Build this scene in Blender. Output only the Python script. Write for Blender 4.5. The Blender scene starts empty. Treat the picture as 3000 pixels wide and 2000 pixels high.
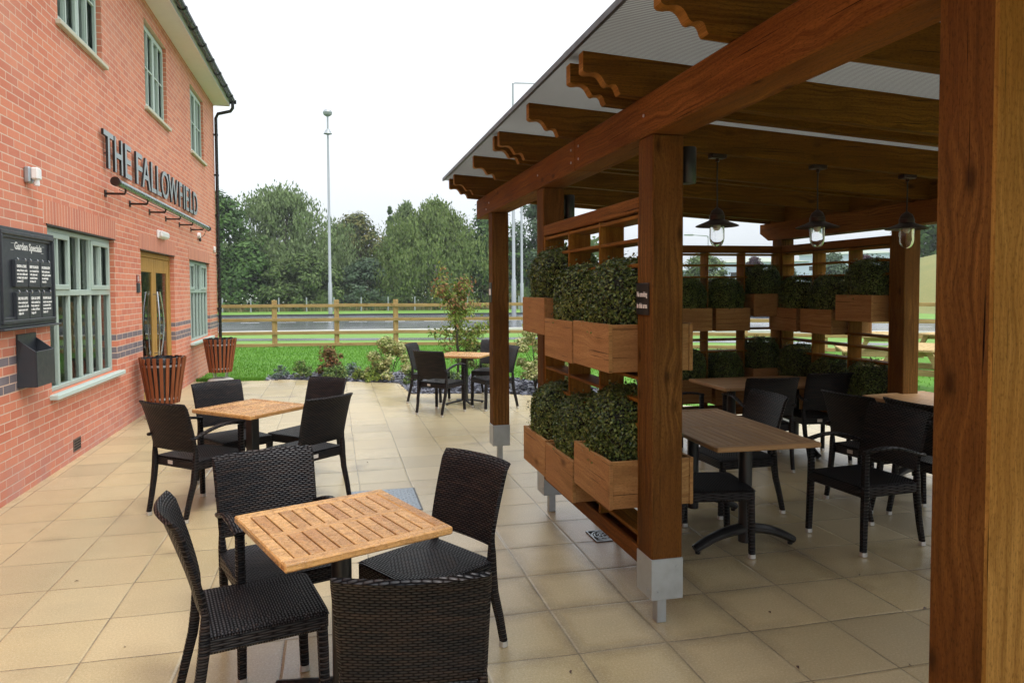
import bpy, bmesh, math, random
from math import radians as rad, sin, cos, pi
from mathutils import Vector, Matrix, noise
random.seed(7)
D = bpy.data
SC = bpy.context.scene
COL = SC.collection

# ------------------------------------------------------------------ camera
cam_d = D.cameras.new("camera"); cam = D.objects.new("camera", cam_d); COL.objects.link(cam); SC.camera = cam
F_PX, PITCH, YAW, ROLL, CAMH, CX, CY = 2054.08, .038613, .221892, -.006316, 1.70043, -57.684, -74.423
cam_d.sensor_width = 36; cam_d.lens = F_PX*36/3000
cam_d.shift_x = -CX/3000; cam_d.shift_y = CY/3000
cam_d.clip_start = .05; cam_d.clip_end = 2000
_f = Vector((sin(YAW)*cos(PITCH), cos(YAW)*cos(PITCH), -sin(PITCH)))
_r = Vector((cos(YAW), -sin(YAW), 0)); _u = _r.cross(_f)
R_ = cos(ROLL)*_r+sin(ROLL)*_u; U_ = -sin(ROLL)*_r+cos(ROLL)*_u
mw = Matrix((R_, U_, -_f)).transposed().to_4x4(); mw.translation = (0, 0, CAMH); cam.matrix_world = mw

# ------------------------------------------------------------------ world, sun, exposure
SUN_EL, SUN_AZ = rad(58), rad(152)       # azimuth clockwise from +Y
W = D.worlds.new("World"); SC.world = W; W.use_nodes = True
nt = W.node_tree; nt.nodes.clear()
o = nt.nodes.new("ShaderNodeOutputWorld"); bg = nt.nodes.new("ShaderNodeBackground")
sky = nt.nodes.new("ShaderNodeTexSky"); sky.sky_type = 'NISHITA'; sky.sun_disc = False
sky.sun_elevation = SUN_EL; sky.sun_rotation = SUN_AZ; sky.dust_density = 4; sky.air_density = 1; sky.ozone_density = 1
hs = nt.nodes.new("ShaderNodeHueSaturation"); hs.inputs['Saturation'].default_value = .22; hs.inputs['Value'].default_value = 1.0
mx = nt.nodes.new("ShaderNodeMixRGB"); mx.inputs[0].default_value = .72; mx.inputs[2].default_value = (9.3, 9.6, 10.0, 1)
# overcast sky: three times brighter overhead than at the horizon
tc = nt.nodes.new("ShaderNodeTexCoord"); sx_ = nt.nodes.new("ShaderNodeSeparateXYZ"); nt.links.new(tc.outputs['Generated'], sx_.inputs[0])
mr = nt.nodes.new("ShaderNodeMapRange"); nt.links.new(sx_.outputs[2], mr.inputs[0])
for i_, q_ in enumerate((0.0, 1.0, 0.0, 1.0)): mr.inputs[i_+1].default_value = q_
cn = nt.nodes.new("ShaderNodeTexNoise"); cn.inputs['Scale'].default_value = 2.2; cn.inputs['Detail'].default_value = 4; nt.links.new(tc.outputs['Generated'], cn.inputs['Vector'])
cr_ = nt.nodes.new("ShaderNodeMixRGB"); cr_.inputs[1].default_value = (4.35, 4.75, 5.1, 1); cr_.inputs[2].default_value = (14.0, 14.2, 14.5, 1); nt.links.new(mr.outputs[0], cr_.inputs[0])
cm = nt.nodes.new("ShaderNodeMixRGB"); cm.blend_type = 'MULTIPLY'; cm.inputs[0].default_value = .22; nt.links.new(cr_.outputs[0], cm.inputs[1]); nt.links.new(cn.outputs['Fac'], cm.inputs[2])
nt.links.new(cm.outputs[0], mx.inputs[2])
nt.links.new(sky.outputs[0], hs.inputs['Color']); nt.links.new(hs.outputs[0], mx.inputs[1])
nt.links.new(mx.outputs[0], bg.inputs[0]); bg.inputs[1].default_value = .125
nt.links.new(bg.outputs[0], o.inputs[0])
sun_d = D.lights.new("sun", 'SUN'); sun = D.objects.new("sun", sun_d); COL.objects.link(sun)
sun_d.energy = .9; sun_d.angle = rad(14); sun_d.color = (1, .97, .92)
sd = Vector((sin(SUN_AZ)*cos(SUN_EL), cos(SUN_AZ)*cos(SUN_EL), sin(SUN_EL)))
sun.rotation_euler = sd.to_track_quat('Z', 'Y').to_euler()
vs = SC.view_settings; vs.view_transform = 'Standard'; vs.look = 'None'; vs.gamma = 1; vs.exposure = .85
SC.cycles.max_bounces = 8; SC.cycles.transparent_max_bounces = 12
try: SC.cycles.use_denoising = True
except Exception: pass

# ------------------------------------------------------------------ materials
class NT:
    def __init__(s, name):
        s.m = D.materials.new(name); s.m.use_nodes = True; s.t = s.m.node_tree
        s.b = s.t.nodes.get("Principled BSDF"); s.out = s.t.nodes.get("Material Output")
    def n(s, typ, **k):
        x = s.t.nodes.new("ShaderNode"+typ)
        for a, v in k.items(): setattr(x, a, v)
        return x
    def l(s, a, b): s.t.links.new(a, b)
    def put(s, sock, v):
        if hasattr(v, 'links') or isinstance(v, bpy.types.NodeSocket): s.l(v, sock)
        else: sock.default_value = v
    def math(s, op, a, b=None, c=None):
        x = s.n("Math", operation=op); s.put(x.inputs[0], a)
        if b is not None: s.put(x.inputs[1], b)
        if c is not None: s.put(x.inputs[2], c)
        return x.outputs[0]
    def mix(s, f, a, b, bt='MIX'):
        x = s.n("MixRGB", blend_type=bt); s.put(x.inputs[0], f); s.put(x.inputs[1], a); s.put(x.inputs[2], b); return x.outputs[0]
    def noise(s, vec, scale, detail=3, rough=.55):
        x = s.n("TexNoise"); x.inputs['Scale'].default_value = scale; x.inputs['Detail'].default_value = detail
        x.inputs['Roughness'].default_value = rough
        if vec is not None: s.l(vec, x.inputs['Vector'])
        return x
    def ramp(s, f, stops):
        x = s.n("ValToRGB"); e = x.color_ramp.elements
        while len(e) < len(stops): e.new(.5)
        for i, (p, c) in enumerate(stops):
            e[i].position = p; e[i].color = c if len(c) == 4 else (*c, 1)
        s.put(x.inputs[0], f); return x.outputs[0]
    def xyz(s, v):
        x = s.n("SeparateXYZ"); s.l(v, x.inputs[0]); return x.outputs
    def comb(s, a, b, c=0.0):
        x = s.n("CombineXYZ"); s.put(x.inputs[0], a); s.put(x.inputs[1], b); s.put(x.inputs[2], c); return x.outputs[0]
    def maprange(s, v, a, b, c, d):
        x = s.n("MapRange"); s.put(x.inputs[0], v)
        for i, q in enumerate((a, b, c, d)): x.inputs[i+1].default_value = q
        return x.outputs[0]
    def bump(s, h, strength=.5, dist=.01):
        x = s.n("Bump"); x.inputs['Strength'].default_value = strength; x.inputs['Distance'].default_value = dist
        s.put(x.inputs['Height'], h); s.l(x.outputs[0], s.b.inputs['Normal']); return x
    def base(s, c): s.put(s.b.inputs['Base Color'], c if isinstance(c, bpy.types.NodeSocket) else (*c[:3], 1))
    def rough(s, v): s.put(s.b.inputs['Roughness'], v)
    def pos(s): return s.n("NewGeometry").outputs['Position']
    def uv(s): return s.n("TexCoord").outputs['UV']
    def rnd(s): return s.n("ObjectInfo").outputs['Random']

def simple(name, c, rough=.5, metal=0, var=.15, scale=30, bump=.0, spec=.5):
    m = NT(name); p = m.n("TexCoord").outputs['Object']
    nz = m.noise(p, scale, 4).outputs['Fac']
    lo = tuple(x*(1-var) for x in c); hi = tuple(min(1, x*(1+var)) for x in c)
    m.base(m.mix(nz, (*lo, 1), (*hi, 1))); m.rough(m.maprange(nz, .3, .7, max(.03, rough-.06), min(1, rough+.08)))
    m.b.inputs['Metallic'].default_value = metal; m.b.inputs['Specular IOR Level'].default_value = spec
    if bump: m.bump(nz, bump, .005)
    return m.m

def wood(name, dark, light, red=None, rough=.55, wet=0, seg=None, knots=1.0, gs=1.0, cracks=1.0, spec=.05):
    """grain runs along U (metres)"""
    m = NT(name); u = m.xyz(m.uv()); r = m.math('FRACT', m.math('ADD', m.rnd(), m.n('NewGeometry').outputs['Random Per Island']))
    ux = m.math('ADD', u[0], m.math('MULTIPLY', r, 37.0)); vy = m.math('ADD', u[1], m.math('MULTIPLY', r, 11.0))
    v0 = m.comb(ux, vy, 0.0)
    warp = m.noise(v0, 2.2, 3).outputs['Fac']
    kn = m.n("TexVoronoi"); kn.inputs['Scale'].default_value = 1; m.l(m.comb(m.math('MULTIPLY', ux, 3.1*gs), m.math('MULTIPLY', vy, 6.5*gs), 0.0), kn.inputs['Vector'])
    kd = kn.outputs['Distance']
    kmask = m.maprange(kd, .05, .19, 1.0, 0.0)
    kflow = m.math('MULTIPLY', m.maprange(kd, .0, .5, 1.0, 0.0), .9*knots)
    gv = m.comb(m.math('MULTIPLY', ux, .8), m.math('ADD', m.math('MULTIPLY', vy, 52*gs), m.math('ADD', m.math('MULTIPLY', warp, 2.6), m.math('MULTIPLY', kflow, 2.4))), 0.0)
    g1 = m.noise(gv, 1.0, 4, .65).outputs['Fac']
    fv = m.comb(m.math('MULTIPLY', ux, 6.0), m.math('MULTIPLY', vy, 300.0), 0.0)
    g2 = m.noise(fv, 1.0, 2).outputs['Fac']
    big = m.noise(v0, 1.3, 2).outputs['Fac']
    c = m.ramp(g1, [(.30, dark), (.50, tuple((a+b)/2 for a, b in zip(dark, light))), (.68, light)])
    if red: c = m.mix(m.maprange(big, .38, .62, 0.0, .8), c, m.mix(g1, (*tuple(x*.7 for x in red), 1), (*red, 1)))
    c = m.mix(m.math('MULTIPLY', m.math('POWER', kmask, 1.5), .75*knots), c, (*tuple(x*.28 for x in dark), 1))
    c = m.mix(m.maprange(g2, .35, .75, 0.0, .35), c, (*tuple(x*.55 for x in dark), 1))
    if seg is not None:
        c = m.mix(m.maprange(r, 0, 1, 0.0, seg), c, (*light, 1))
    ck = m.noise(m.comb(m.math('MULTIPLY', ux, 1.6), m.math('MULTIPLY', vy, 120.0), 3.0), 1.0, 2, .4).outputs['Fac']
    ckm = m.math('MULTIPLY', m.maprange(ck, .685, .72, 0.0, 1.0), cracks)
    c = m.mix(ckm, c, (*tuple(x*.15 for x in dark), 1))
    sw = m.noise(m.comb(m.math('MULTIPLY', ux, 55.0), m.math('MULTIPLY', vy, 170.0), 1.0), 1.0, 3, .7).outputs['Fac']
    c = m.mix(m.maprange(sw, .50, .68, 0.0, .55*min(1.0, cracks)), c, (*tuple(x*.45 for x in dark), 1))
    stn = m.noise(m.comb(m.math('MULTIPLY', ux, 2.0), m.math('MULTIPLY', vy, 9.0), 7.0), 1.0, 4, .6).outputs['Fac']
    c = m.mix(m.maprange(stn, .50, .72, 0.0, .5*min(1.0, cracks+.3)), c, (*tuple(x*.6 for x in dark), 1))
    if wet: c = m.mix(m.maprange(m.noise(v0, 17, 4, .7).outputs['Fac'], .46, .60, 0.0, .45), c, (*tuple(x*.75 for x in dark), 1))
    m.base(c)
    if wet:
        wn = m.noise(v0, 42, 4, .75).outputs['Fac']
        m.rough(m.maprange(wn, .42, .58, .04, .5)); m.bump(m.math('ADD', m.math('MULTIPLY', wn, 1.6), m.math('MULTIPLY', g1, .6)), .75, .006)
    else:
        m.rough(m.maprange(g1, .3, .7, rough, rough+.2)); m.bump(m.math('ADD', m.math('SUBTRACT', m.math('MULTIPLY', g1, .7), m.math('MULTIPLY', ckm, 1.5)), g2), .45, .003)
    m.b.inputs['Specular IOR Level'].default_value = spec if not wet else .5
    return m.m

def brick_mat(name="red brick"):
    m = NT(name); g = m.n("NewGeometry"); P = m.xyz(g.outputs['Position']); N = m.xyz(g.outputs['Normal'])
    isx = m.math('GREATER_THAN', m.math('ABSOLUTE', N[0]), .5)
    u = m.math('ADD', m.math('MULTIPLY', P[1], isx), m.math('MULTIPLY', P[0], m.math('SUBTRACT', 1.0, isx)))
    z = m.math('SUBTRACT', P[2], .05)
    bt = m.n("TexBrick"); bt.offset = .5
    for k, v in (('Scale', 1), ('Brick Width', .225), ('Row Height', .075), ('Mortar Size', .0056), ('Mortar Smooth', .25), ('Bias', -.1)): bt.inputs[k].default_value = v
    m.l(m.comb(u, z, 0.0), bt.inputs['Vector'])
    bt.inputs['Color1'].default_value = (.67, .225, .122, 1); bt.inputs['Color2'].default_value = (.53, .150, .085, 1); bt.inputs['Mortar'].default_value = (.70, .52, .40, 1)
    nz = m.noise(g.outputs['Position'], 60, 4).outputs['Fac']; nb = m.noise(g.outputs['Position'], 1.1, 3).outputs['Fac']
    br = m.mix(m.maprange(nz, .3, .75, 0.0, .28), bt.outputs['Color'], (.45, .16, .12, 1))
    br = m.mix(m.maprange(nb, .42, .7, 0.0, .22), br, (.68, .38, .28, 1))
    row = m.math('FLOOR', m.math('DIVIDE', z, .075))
    # engineering brick courses (single, red, double)
    def isrow(k): return m.math('COMPARE', row, float(k), .1)
    blue = m.math('MINIMUM', m.math('ADD', m.math('ADD', isrow(14), isrow(12)), isrow(11)), 1.0)
    notm = m.math('SUBTRACT', 1.0, m.math('MINIMUM', m.math('MULTIPLY', bt.outputs['Fac'], 1.0), 1.0))
    bluec = m.mix(m.noise(m.comb(m.math('MULTIPLY', u, 4.4), row, 0.0), 1.7, 1).outputs['Fac'], (.10, .085, .095, 1), (.24, .20, .22, 1))
    br = m.mix(m.math('MULTIPLY', blue, notm), br, bluec)
    # efflorescence and dirt at the foot of the wall
    foot = m.math('MULTIPLY', m.maprange(P[2], .0, .55, 1.0, 0.0), m.maprange(m.noise(g.outputs['Position'], 3.5, 4).outputs['Fac'], .35, .65, .1, 1.0))
    br = m.mix(m.math('MULTIPLY', foot, .55), br, (.42, .25, .24, 1))
    m.base(br); m.rough(.8)
    m.bump(m.math('ADD', m.math('MULTIPLY', bt.outputs['Fac'], -1.0), m.math('MULTIPLY', nz, .35)), .6, .006)
    return m.m

def soldier_mat():
    m = NT("soldier brick"); g = m.n("NewGeometry"); P = m.xyz(g.outputs['Position'])
    bt = m.n("TexBrick"); bt.offset = 0
    for k, v in (('Scale', 1), ('Brick Width', .075), ('Row Height', 4.0), ('Mortar Size', .0052), ('Mortar Smooth', .25), ('Bias', -.1)): bt.inputs[k].default_value = v
    m.l(m.comb(P[1], m.math('ADD', P[2], .6), 0.0), bt.inputs['Vector'])
    bt.inputs['Color1'].default_value = (.62, .215, .12, 1); bt.inputs['Color2'].default_value = (.50, .155, .095, 1); bt.inputs['Mortar'].default_value = (.74, .56, .46, 1)
    nz = m.noise(g.outputs['Position'], 50, 4).outputs['Fac']
    m.base(m.mix(m.maprange(nz, .3, .75, 0.0, .3), bt.outputs['Color'], (.33, .12, .09, 1))); m.rough(.8)
    m.bump(m.math('ADD', m.math('MULTIPLY', bt.outputs['Fac'], -1.0), m.math('MULTIPLY', nz, .35)), .6, .006)
    return m.m

GX, GY, S = 1.0886, 3.0467, .45
def paving_mat():
    m = NT("buff paving"); g = m.n("NewGeometry"); P = m.xyz(g.outputs['Position']); pos = g.outputs['Position']
    wob = m.noise(pos, .9, 2).outputs['Fac']; wob2 = m.noise(pos, 1.3, 2).outputs['Color']
    a = m.math('DIVIDE', m.math('ADD', P[0], m.math('ADD', -GX+S*60, m.math('MULTIPLY', m.math('SUBTRACT', wob, .5), .03))), S)
    b = m.math('DIVIDE', m.math('ADD', P[1], m.math('ADD', -GY+S*60, m.math('MULTIPLY', m.math('SUBTRACT', m.xyz(wob2)[1], .5), .03))), S)
    fa, fb = m.math('FRACT', a), m.math('FRACT', b); ia, ib = m.math('FLOOR', a), m.math('FLOOR', b)
    da = m.math('MINIMUM', fa, m.math('SUBTRACT', 1.0, fa)); db = m.math('MINIMUM', fb, m.math('SUBTRACT', 1.0, fb))
    d = m.math('MINIMUM', da, db)
    wn = m.n("TexWhiteNoise", noise_dimensions='2D'); m.l(m.comb(ia, ib, 0.0), wn.inputs['Vector'])
    rv = wn.outputs['Value']; rc = m.xyz(wn.outputs['Color'])
    big = m.noise(pos, .55, 3).outputs['Fac']; mid = m.noise(pos, 4.5, 4, .6).outputs['Fac']
    grit = m.n("TexVoronoi"); grit.inputs['Scale'].default_value = 260; m.l(pos, grit.inputs['Vector'])
    spk = m.noise(pos, 330, 2, .7).outputs['Fac']
    c = m.mix(rv, (.530, .430, .228, 1), (.470, .392, .228, 1))
    c = m.mix(m.math('MULTIPLY', rc[1], .35), c, (.57, .44, .23, 1))
    c = m.mix(m.maprange(mid, .35, .7, 0.0, .3), c, (.40, .33, .19, 1))
    c = m.mix(m.maprange(spk, .50, .68, 0.0, .6), c, (.27, .235, .17, 1))
    c = m.mix(m.maprange(spk, .5, .3, 0.0, .3), c, (.68, .60, .44, 1))
    # damp rims along some joints, stained with a shape of their own
    vd = m.n('VectorMath', operation='DISTANCE'); m.l(pos, vd.inputs[0]); vd.inputs[1].default_value = (1.45, 3.75, 0)
    smask = m.math('MAXIMUM', m.maprange(m.noise(pos, 1.15, 2).outputs['Fac'], .58, .68, 0.0, 1.0), m.math('MULTIPLY', m.maprange(vd.outputs['Value'], .7, 1.5, 1.0, 0.0), m.maprange(mid, .36, .5, 0.3, 1.0)))
    rim = m.math('MULTIPLY', m.maprange(m.math('ADD', d, m.math('MULTIPLY', m.math('SUBTRACT', mid, .5), .45)), .0, .24, 1.0, 0.0), smask)
    c = m.mix(m.math('MULTIPLY', rim, .6), c, (.15, .115, .072, 1))
    halo = m.maprange(m.math('ABSOLUTE', m.math('SUBTRACT', m.math('ADD', d, m.math('MULTIPLY', m.math('SUBTRACT', mid, .5), .2)), .14)), .0, .03, .38, 0.0)
    c = m.mix(m.math('MULTIPLY', halo, smask), c, (.40, .30, .13, 1))
    joint = m.maprange(d, .005, .012, 1.0, 0.0)
    jn = m.maprange(m.noise(pos, 5, 2).outputs['Fac'], .38, .62, .5, 1.0)
    c = m.mix(m.math('MULTIPLY', joint, jn), c, (.13, .105, .065, 1))
    gr2 = m.noise(pos, 95, 3, .75).outputs['Fac']
    c = m.mix(m.maprange(gr2, .52, .66, 0.0, .38), c, (.30, .25, .16, 1)); c = m.mix(m.maprange(gr2, .48, .36, 0.0, .35), c, (.70, .62, .44, 1))
    strk = m.noise(m.comb(m.math('MULTIPLY', P[0], .8), m.math('MULTIPLY', P[1], 2.2), 5.0), 1.6, 5, .6).outputs['Fac']
    c = m.mix(m.maprange(strk, .50, .70, 0.0, .24), c, (.36, .30, .19, 1))
    tn = m.maprange(rc[2], 0, 1, .90, 1.06); c = m.mix(1.0, c, m.comb(tn, tn, tn), 'MULTIPLY')
    m.base(c)
    wet = m.maprange(big, .38, .62, 0.0, 1.0)
    ro = m.math('ADD', m.maprange(wet, 0, 1, .20, .08), m.math('ADD', m.math('MULTIPLY', spk, .22), m.math('MULTIPLY', rv, .07)))
    m.rough(ro); m.b.inputs['Specular IOR Level'].default_value = .72
    h = m.math('ADD', m.math('MULTIPLY', m.maprange(d, .0, .03, -1.0, 0.0), 1.6), m.math('ADD', m.math('MULTIPLY', grit.outputs['Distance'], .22), m.math('MULTIPLY', mid, .3)))
    m.bump(h, .38, .004)
    return m.m

def weave_mat(name, row=.0097, per=.030, seat=False, dark=(.009, .0095, .012), brown=(.036, .025, .021)):
    m = NT(name); u = m.xyz(m.uv()); r = m.rnd()
    v = m.math('DIVIDE', u[1], row); iv = m.math('FLOOR', v); fv = m.math('FRACT', v)
    odd = m.math('MODULO', m.math('ABSOLUTE', iv), 2.0)
    uu = m.math('ADD', m.math('DIVIDE', u[0], per), m.math('MULTIPLY', odd, .5)); fu = m.math('FRACT', uu)
    hv = m.math('SINE', m.math('MULTIPLY', fv, pi)); hu = m.math('SINE', m.math('MULTIPLY', fu, pi))
    h = m.math('MULTIPLY', m.math('POWER', hv, .7), m.math('POWER', hu, .28))
    wn = m.n("TexWhiteNoise", noise_dimensions='3D'); m.l(m.comb(m.math('FLOOR', m.math('MULTIPLY', uu, .34)), iv, m.math('MULTIPLY', r, 30.0)), wn.inputs['Vector'])
    st = m.noise(m.comb(m.math('MULTIPLY', u[0], 9.0), m.math('MULTIPLY', iv, .8), m.math('MULTIPLY', r, 9.0)), 1.0, 2).outputs['Fac']
    f = m.math('MULTIPLY', m.maprange(st, .40, .62, 0.0, 1.0), m.maprange(wn.outputs['Value'], 0, 1, .35, 1.0))
    c = m.mix(f, (*dark, 1), (*brown, 1))
    c = m.mix(m.maprange(h, .25, .7, .8, 0.0), c, (.001, .001, .001, 1))
    m.base(c); m.rough(m.maprange(h, .5, 1, .6, .28)); m.l(m.maprange(h, .5, .95, .04, .40), m.b.inputs['Specular IOR Level'])
    m.bump(h, .8, .0036)
    return m.m

def leaf_mat(name, cols, rough=.6, trans=.25, spec=.18):
    m = NT(name); ge = m.n("NewGeometry"); isl = ge.outputs['Random Per Island']
    big = m.noise(m.n("TexCoord").outputs['Object'], .9, 2).outputs['Fac']
    f = m.math('ADD', m.math('MULTIPLY', isl, .75), m.math('MULTIPLY', m.math('SUBTRACT', big, .37), 1.0))
    n = len(cols); c = m.ramp(f, [((i+.5)/n*.96, q) for i, q in enumerate(cols)])
    m.base(c); m.rough(rough); m.b.inputs['Specular IOR Level'].default_value = spec
    tr = m.n("BsdfTranslucent"); m.l(c, tr.inputs[0]); mx = m.n("MixShader"); mx.inputs[0].default_value = trans
    m.l(m.b.outputs[0], mx.inputs[1]); m.l(tr.outputs[0], mx.inputs[2]); m.l(mx.outputs[0], m.out.inputs[0])
    return m.m

def glass_dark(name):
    m = NT(name); p = m.n("TexCoord").outputs['Object']
    nz = m.noise(p, 1.2, 2).outputs['Fac']
    tp = m.n("BsdfTransparent"); tp.inputs[0].default_value = (.80, .84, .82, 1); gl = m.n("BsdfGlossy"); gl.inputs['Roughness'].default_value = .015
    bp_ = m.n("Bump"); bp_.inputs['Strength'].default_value = .05; bp_.inputs['Distance'].default_value = .01; m.l(nz, bp_.inputs['Height']); m.l(bp_.outputs[0], gl.inputs['Normal'])
    fr = m.n("Fresnel"); fr.inputs['IOR'].default_value = 2.0; mx = m.n("MixShader"); m.l(fr.outputs[0], mx.inputs[0]); m.l(tp.outputs[0], mx.inputs[1]); m.l(gl.outputs[0], mx.inputs[2]); m.l(mx.outputs[0], m.out.inputs[0])
    return m.m

def grass_mat(name, a, b, c3, rough=.7):
    m = NT(name); p = m.pos()
    n1 = m.noise(p, .25, 4).outputs['Fac']; n2 = m.noise(p, 9, 4, .7).outputs['Fac']; n3 = m.noise(p, 90, 2).outputs['Fac']
    c = m.mix(m.maprange(n1, .35, .65, 0.0, 1.0), (*a, 1), (*b, 1)); c = m.mix(m.maprange(n2, .4, .7, 0.0, .5), c, (*c3, 1))
    c = m.mix(m.maprange(n3, .45, .7, 0.0, .5), c, (*tuple(x*.5 for x in a), 1))
    m.base(c); m.rough(rough); m.b.inputs['Specular IOR Level'].default_value = .2
    m.bump(m.math('ADD', n2, n3), .6, .03)
    return m.m

M = {}
M['brick'] = brick_mat(); M['soldier'] = soldier_mat(); M['paving'] = paving_mat()
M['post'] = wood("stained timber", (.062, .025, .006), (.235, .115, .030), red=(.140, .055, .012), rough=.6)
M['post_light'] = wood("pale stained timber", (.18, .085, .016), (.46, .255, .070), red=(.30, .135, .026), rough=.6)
M['beam'] = wood("stained beam timber", (.085, .032, .006), (.29, .130, .032), red=(.210, .076, .016), rough=.6)
M['rafter'] = wood("stained rafter timber", (.060, .026, .003), (.230, .112, .015), red=(.135, .054, .006), rough=.55)
M['box'] = wood("planter timber", (.28, .138, .048), (.55, .325, .135), red=(.40, .20, .080), rough=.5, gs=.7)
M['trellis'] = wood("trellis timber", (.13, .056, .008), (.38, .190, .036), red=(.22, .086, .012), rough=.55)
M['fence'] = wood("fence timber", (.30, .19, .075), (.52, .37, .17), rough=.7)
M['picnic'] = wood("picnic timber", (.38, .27, .12), (.62, .47, .25), rough=.65)
M['teak_wet'] = wood("wet teak", (.33, .145, .040), (.70, .40, .145), red=(.54, .24, .075), wet=1, seg=.85, knots=.2, cracks=.4)
M['teak_dry'] = wood("dry teak", (.32, .175, .075), (.58, .37, .18), red=(.44, .25, .11), rough=.42, knots=.2, cracks=.2, spec=.35)
M['binwood'] = wood("bin slats", (.17, .050, .022), (.33, .115, .048), rough=.4, knots=.2, cracks=.3)
M['oak'] = wood("oak frame", (.36, .20, .05), (.56, .34, .11), rough=.4, knots=.3)
M['weave'] = weave_mat("black rattan weave"); M['weave_seat'] = weave_mat("black rattan seat weave", .0125, .019, dark=(.011, .012, .014), brown=(.028, .024, .026))
M['weave_leg'] = weave_mat("black rattan leg wrap", .011, .05)
M['galv'] = simple("galvanised steel", (.40, .44, .47), .42, .75, .25, 14, .15)
M['black'] = simple("black powder coat", (.012, .012, .013), .35)
M['blackplastic'] = simple("black plastic", (.010, .010, .011), .25)
M['cap'] = simple("aluminium foot", (.62, .62, .60), .35, .6)
M['bronze'] = simple("bronze lamp metal", (.045, .028, .022), .38, .7)
M['sage'] = simple("sage green paint", (.385, .475, .425), .38, 0, .08)
M['sill'] = simple("pale sage sill", (.50, .60, .56), .4, 0, .08)
M['stone'] = simple("cream stone sill", (.52, .50, .40), .75, 0, .12)
M['soffit'] = simple("cream soffit board", (.84, .79, .84), .6, 0, .06, 6)
M['slate_grey'] = simple("slate grey paint", (.030, .034, .042), .4, 0, .12, 20, .1)
M['white'] = simple("white plastic", (.78, .78, .78), .4, 0, .05)
M['ink'] = simple("white lettering", (.80, .80, .78), .6, 0, .03)
M['letter'] = simple("grey sign letters", (.27, .31, .315), .35, .35, .1)
M['chrome'] = simple("brushed steel", (.62, .63, .64), .18, 1)
M['tube'] = simple("brushed sign light tube", (.22, .26, .26), .25, .8)
M['roofsheet0'] = None
M['concrete'] = simple("concrete", (.40, .38, .35), .85, 0, .2, 20, .3)
M['kerb'] = simple("kerb concrete", (.52, .51, .48), .8, 0, .12, 8)
M['slate'] = simple("slate chips", (.10, .105, .135), .3, 0, .45, 8, .3)
M['soil'] = simple("dark soil", (.020, .015, .011), .9, 0, .3, 40, .5)
M['soilbed'] = simple("slate bed ground", (.030, .031, .040), .6, 0, .4, 30, .6)
M['red'] = simple("red plate", (.25, .030, .022), .45)
M['lamp_grey'] = simple("grey lamp column", (.33, .36, .38), .45, .5, .08, 3)
M['tile'] = simple("brown roof tile", (.11, .075, .06), .7, 0, .2, 10)
M['bluewhite'] = simple("pale blue cladding", (.42, .50, .60), .6, 0, .08, .3)
M['glass'] = glass_dark("window glass")
M['coverplate'] = simple("steel cover plate", (.25, .29, .33), .3, .6, .15, 40, .4)
M['joint'] = simple("dark joint", (.02, .018, .015), .9)
def asphalt():
    m = NT("wet asphalt"); p = m.pos(); n1 = m.noise(p, .15, 3).outputs['Fac']; n2 = m.noise(p, 60, 3).outputs['Fac']
    m.base(m.mix(n2, (.11, .115, .125, 1), (.19, .20, .215, 1))); m.rough(m.maprange(n1, .35, .65, .10, .26)); m.bump(n2, .3, .01); return m.m
M['asphalt'] = asphalt()
M['lawn'] = grass_mat("lawn grass", (.095, .245, .026), (.13, .30, .036), (.07, .18, .02))
M['verge'] = grass_mat("verge grass", (.15, .30, .055), (.20, .35, .08), (.12, .22, .05))
M['meadow'] = grass_mat("meadow grass", (.20, .21, .07), (.26, .24, .085), (.12, .16, .05))
M['blade'] = leaf_mat("grass blade", [(.08, .215, .02), (.115, .28, .028), (.155, .34, .04)], .5, .35, .2)
M['box_leaf'] = leaf_mat("box hedge leaf", [(.018, .034, .008), (.048, .082, .016), (.105, .155, .030), (.22, .27, .075)], .34, .10, .4)
def roofsheet():
    m = NT("multiwall roof sheet"); P = m.xyz(m.pos())
    f = m.math('FRACT', m.math('DIVIDE', P[1], .016)); rib = m.math('LESS_THAN', f, .32)
    nz = m.noise(m.pos(), 1.5, 3).outputs['Fac']
    c = m.mix(nz, (.42, .42, .40, 1), (.54, .54, .51, 1))
    c = m.mix(rib, c, (.13, .12, .11, 1))
    tl = m.n("BsdfTranslucent"); m.l(c, tl.inputs[0]); tp = m.n("BsdfTransparent"); m.l(m.mix(rib, (.40, .40, .385, 1), (.03, .03, .025, 1)), tp.inputs[0])
    a = m.n("MixShader"); a.inputs[0].default_value = .45; m.l(tl.outputs[0], a.inputs[1]); m.l(tp.outputs[0], a.inputs[2])
    m.base(c); m.rough(.25); b = m.n("MixShader"); b.inputs[0].default_value = .22; m.l(a.outputs[0], b.inputs[1]); m.l(m.b.outputs[0], b.inputs[2])
    m.l(b.outputs[0], m.out.inputs[0]); return m.m
M['roofsheet'] = roofsheet()
def clear_glass():
    m = NT("clear lamp glass"); m.base((1, 1, 1)); m.rough(.01); m.b.inputs['Transmission Weight'].default_value = 1; m.b.inputs['IOR'].default_value = 1.35; return m.m
M['clear'] = clear_glass()
M['bulb'] = simple("frosted bulb", (.6, .58, .5), .3)

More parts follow.
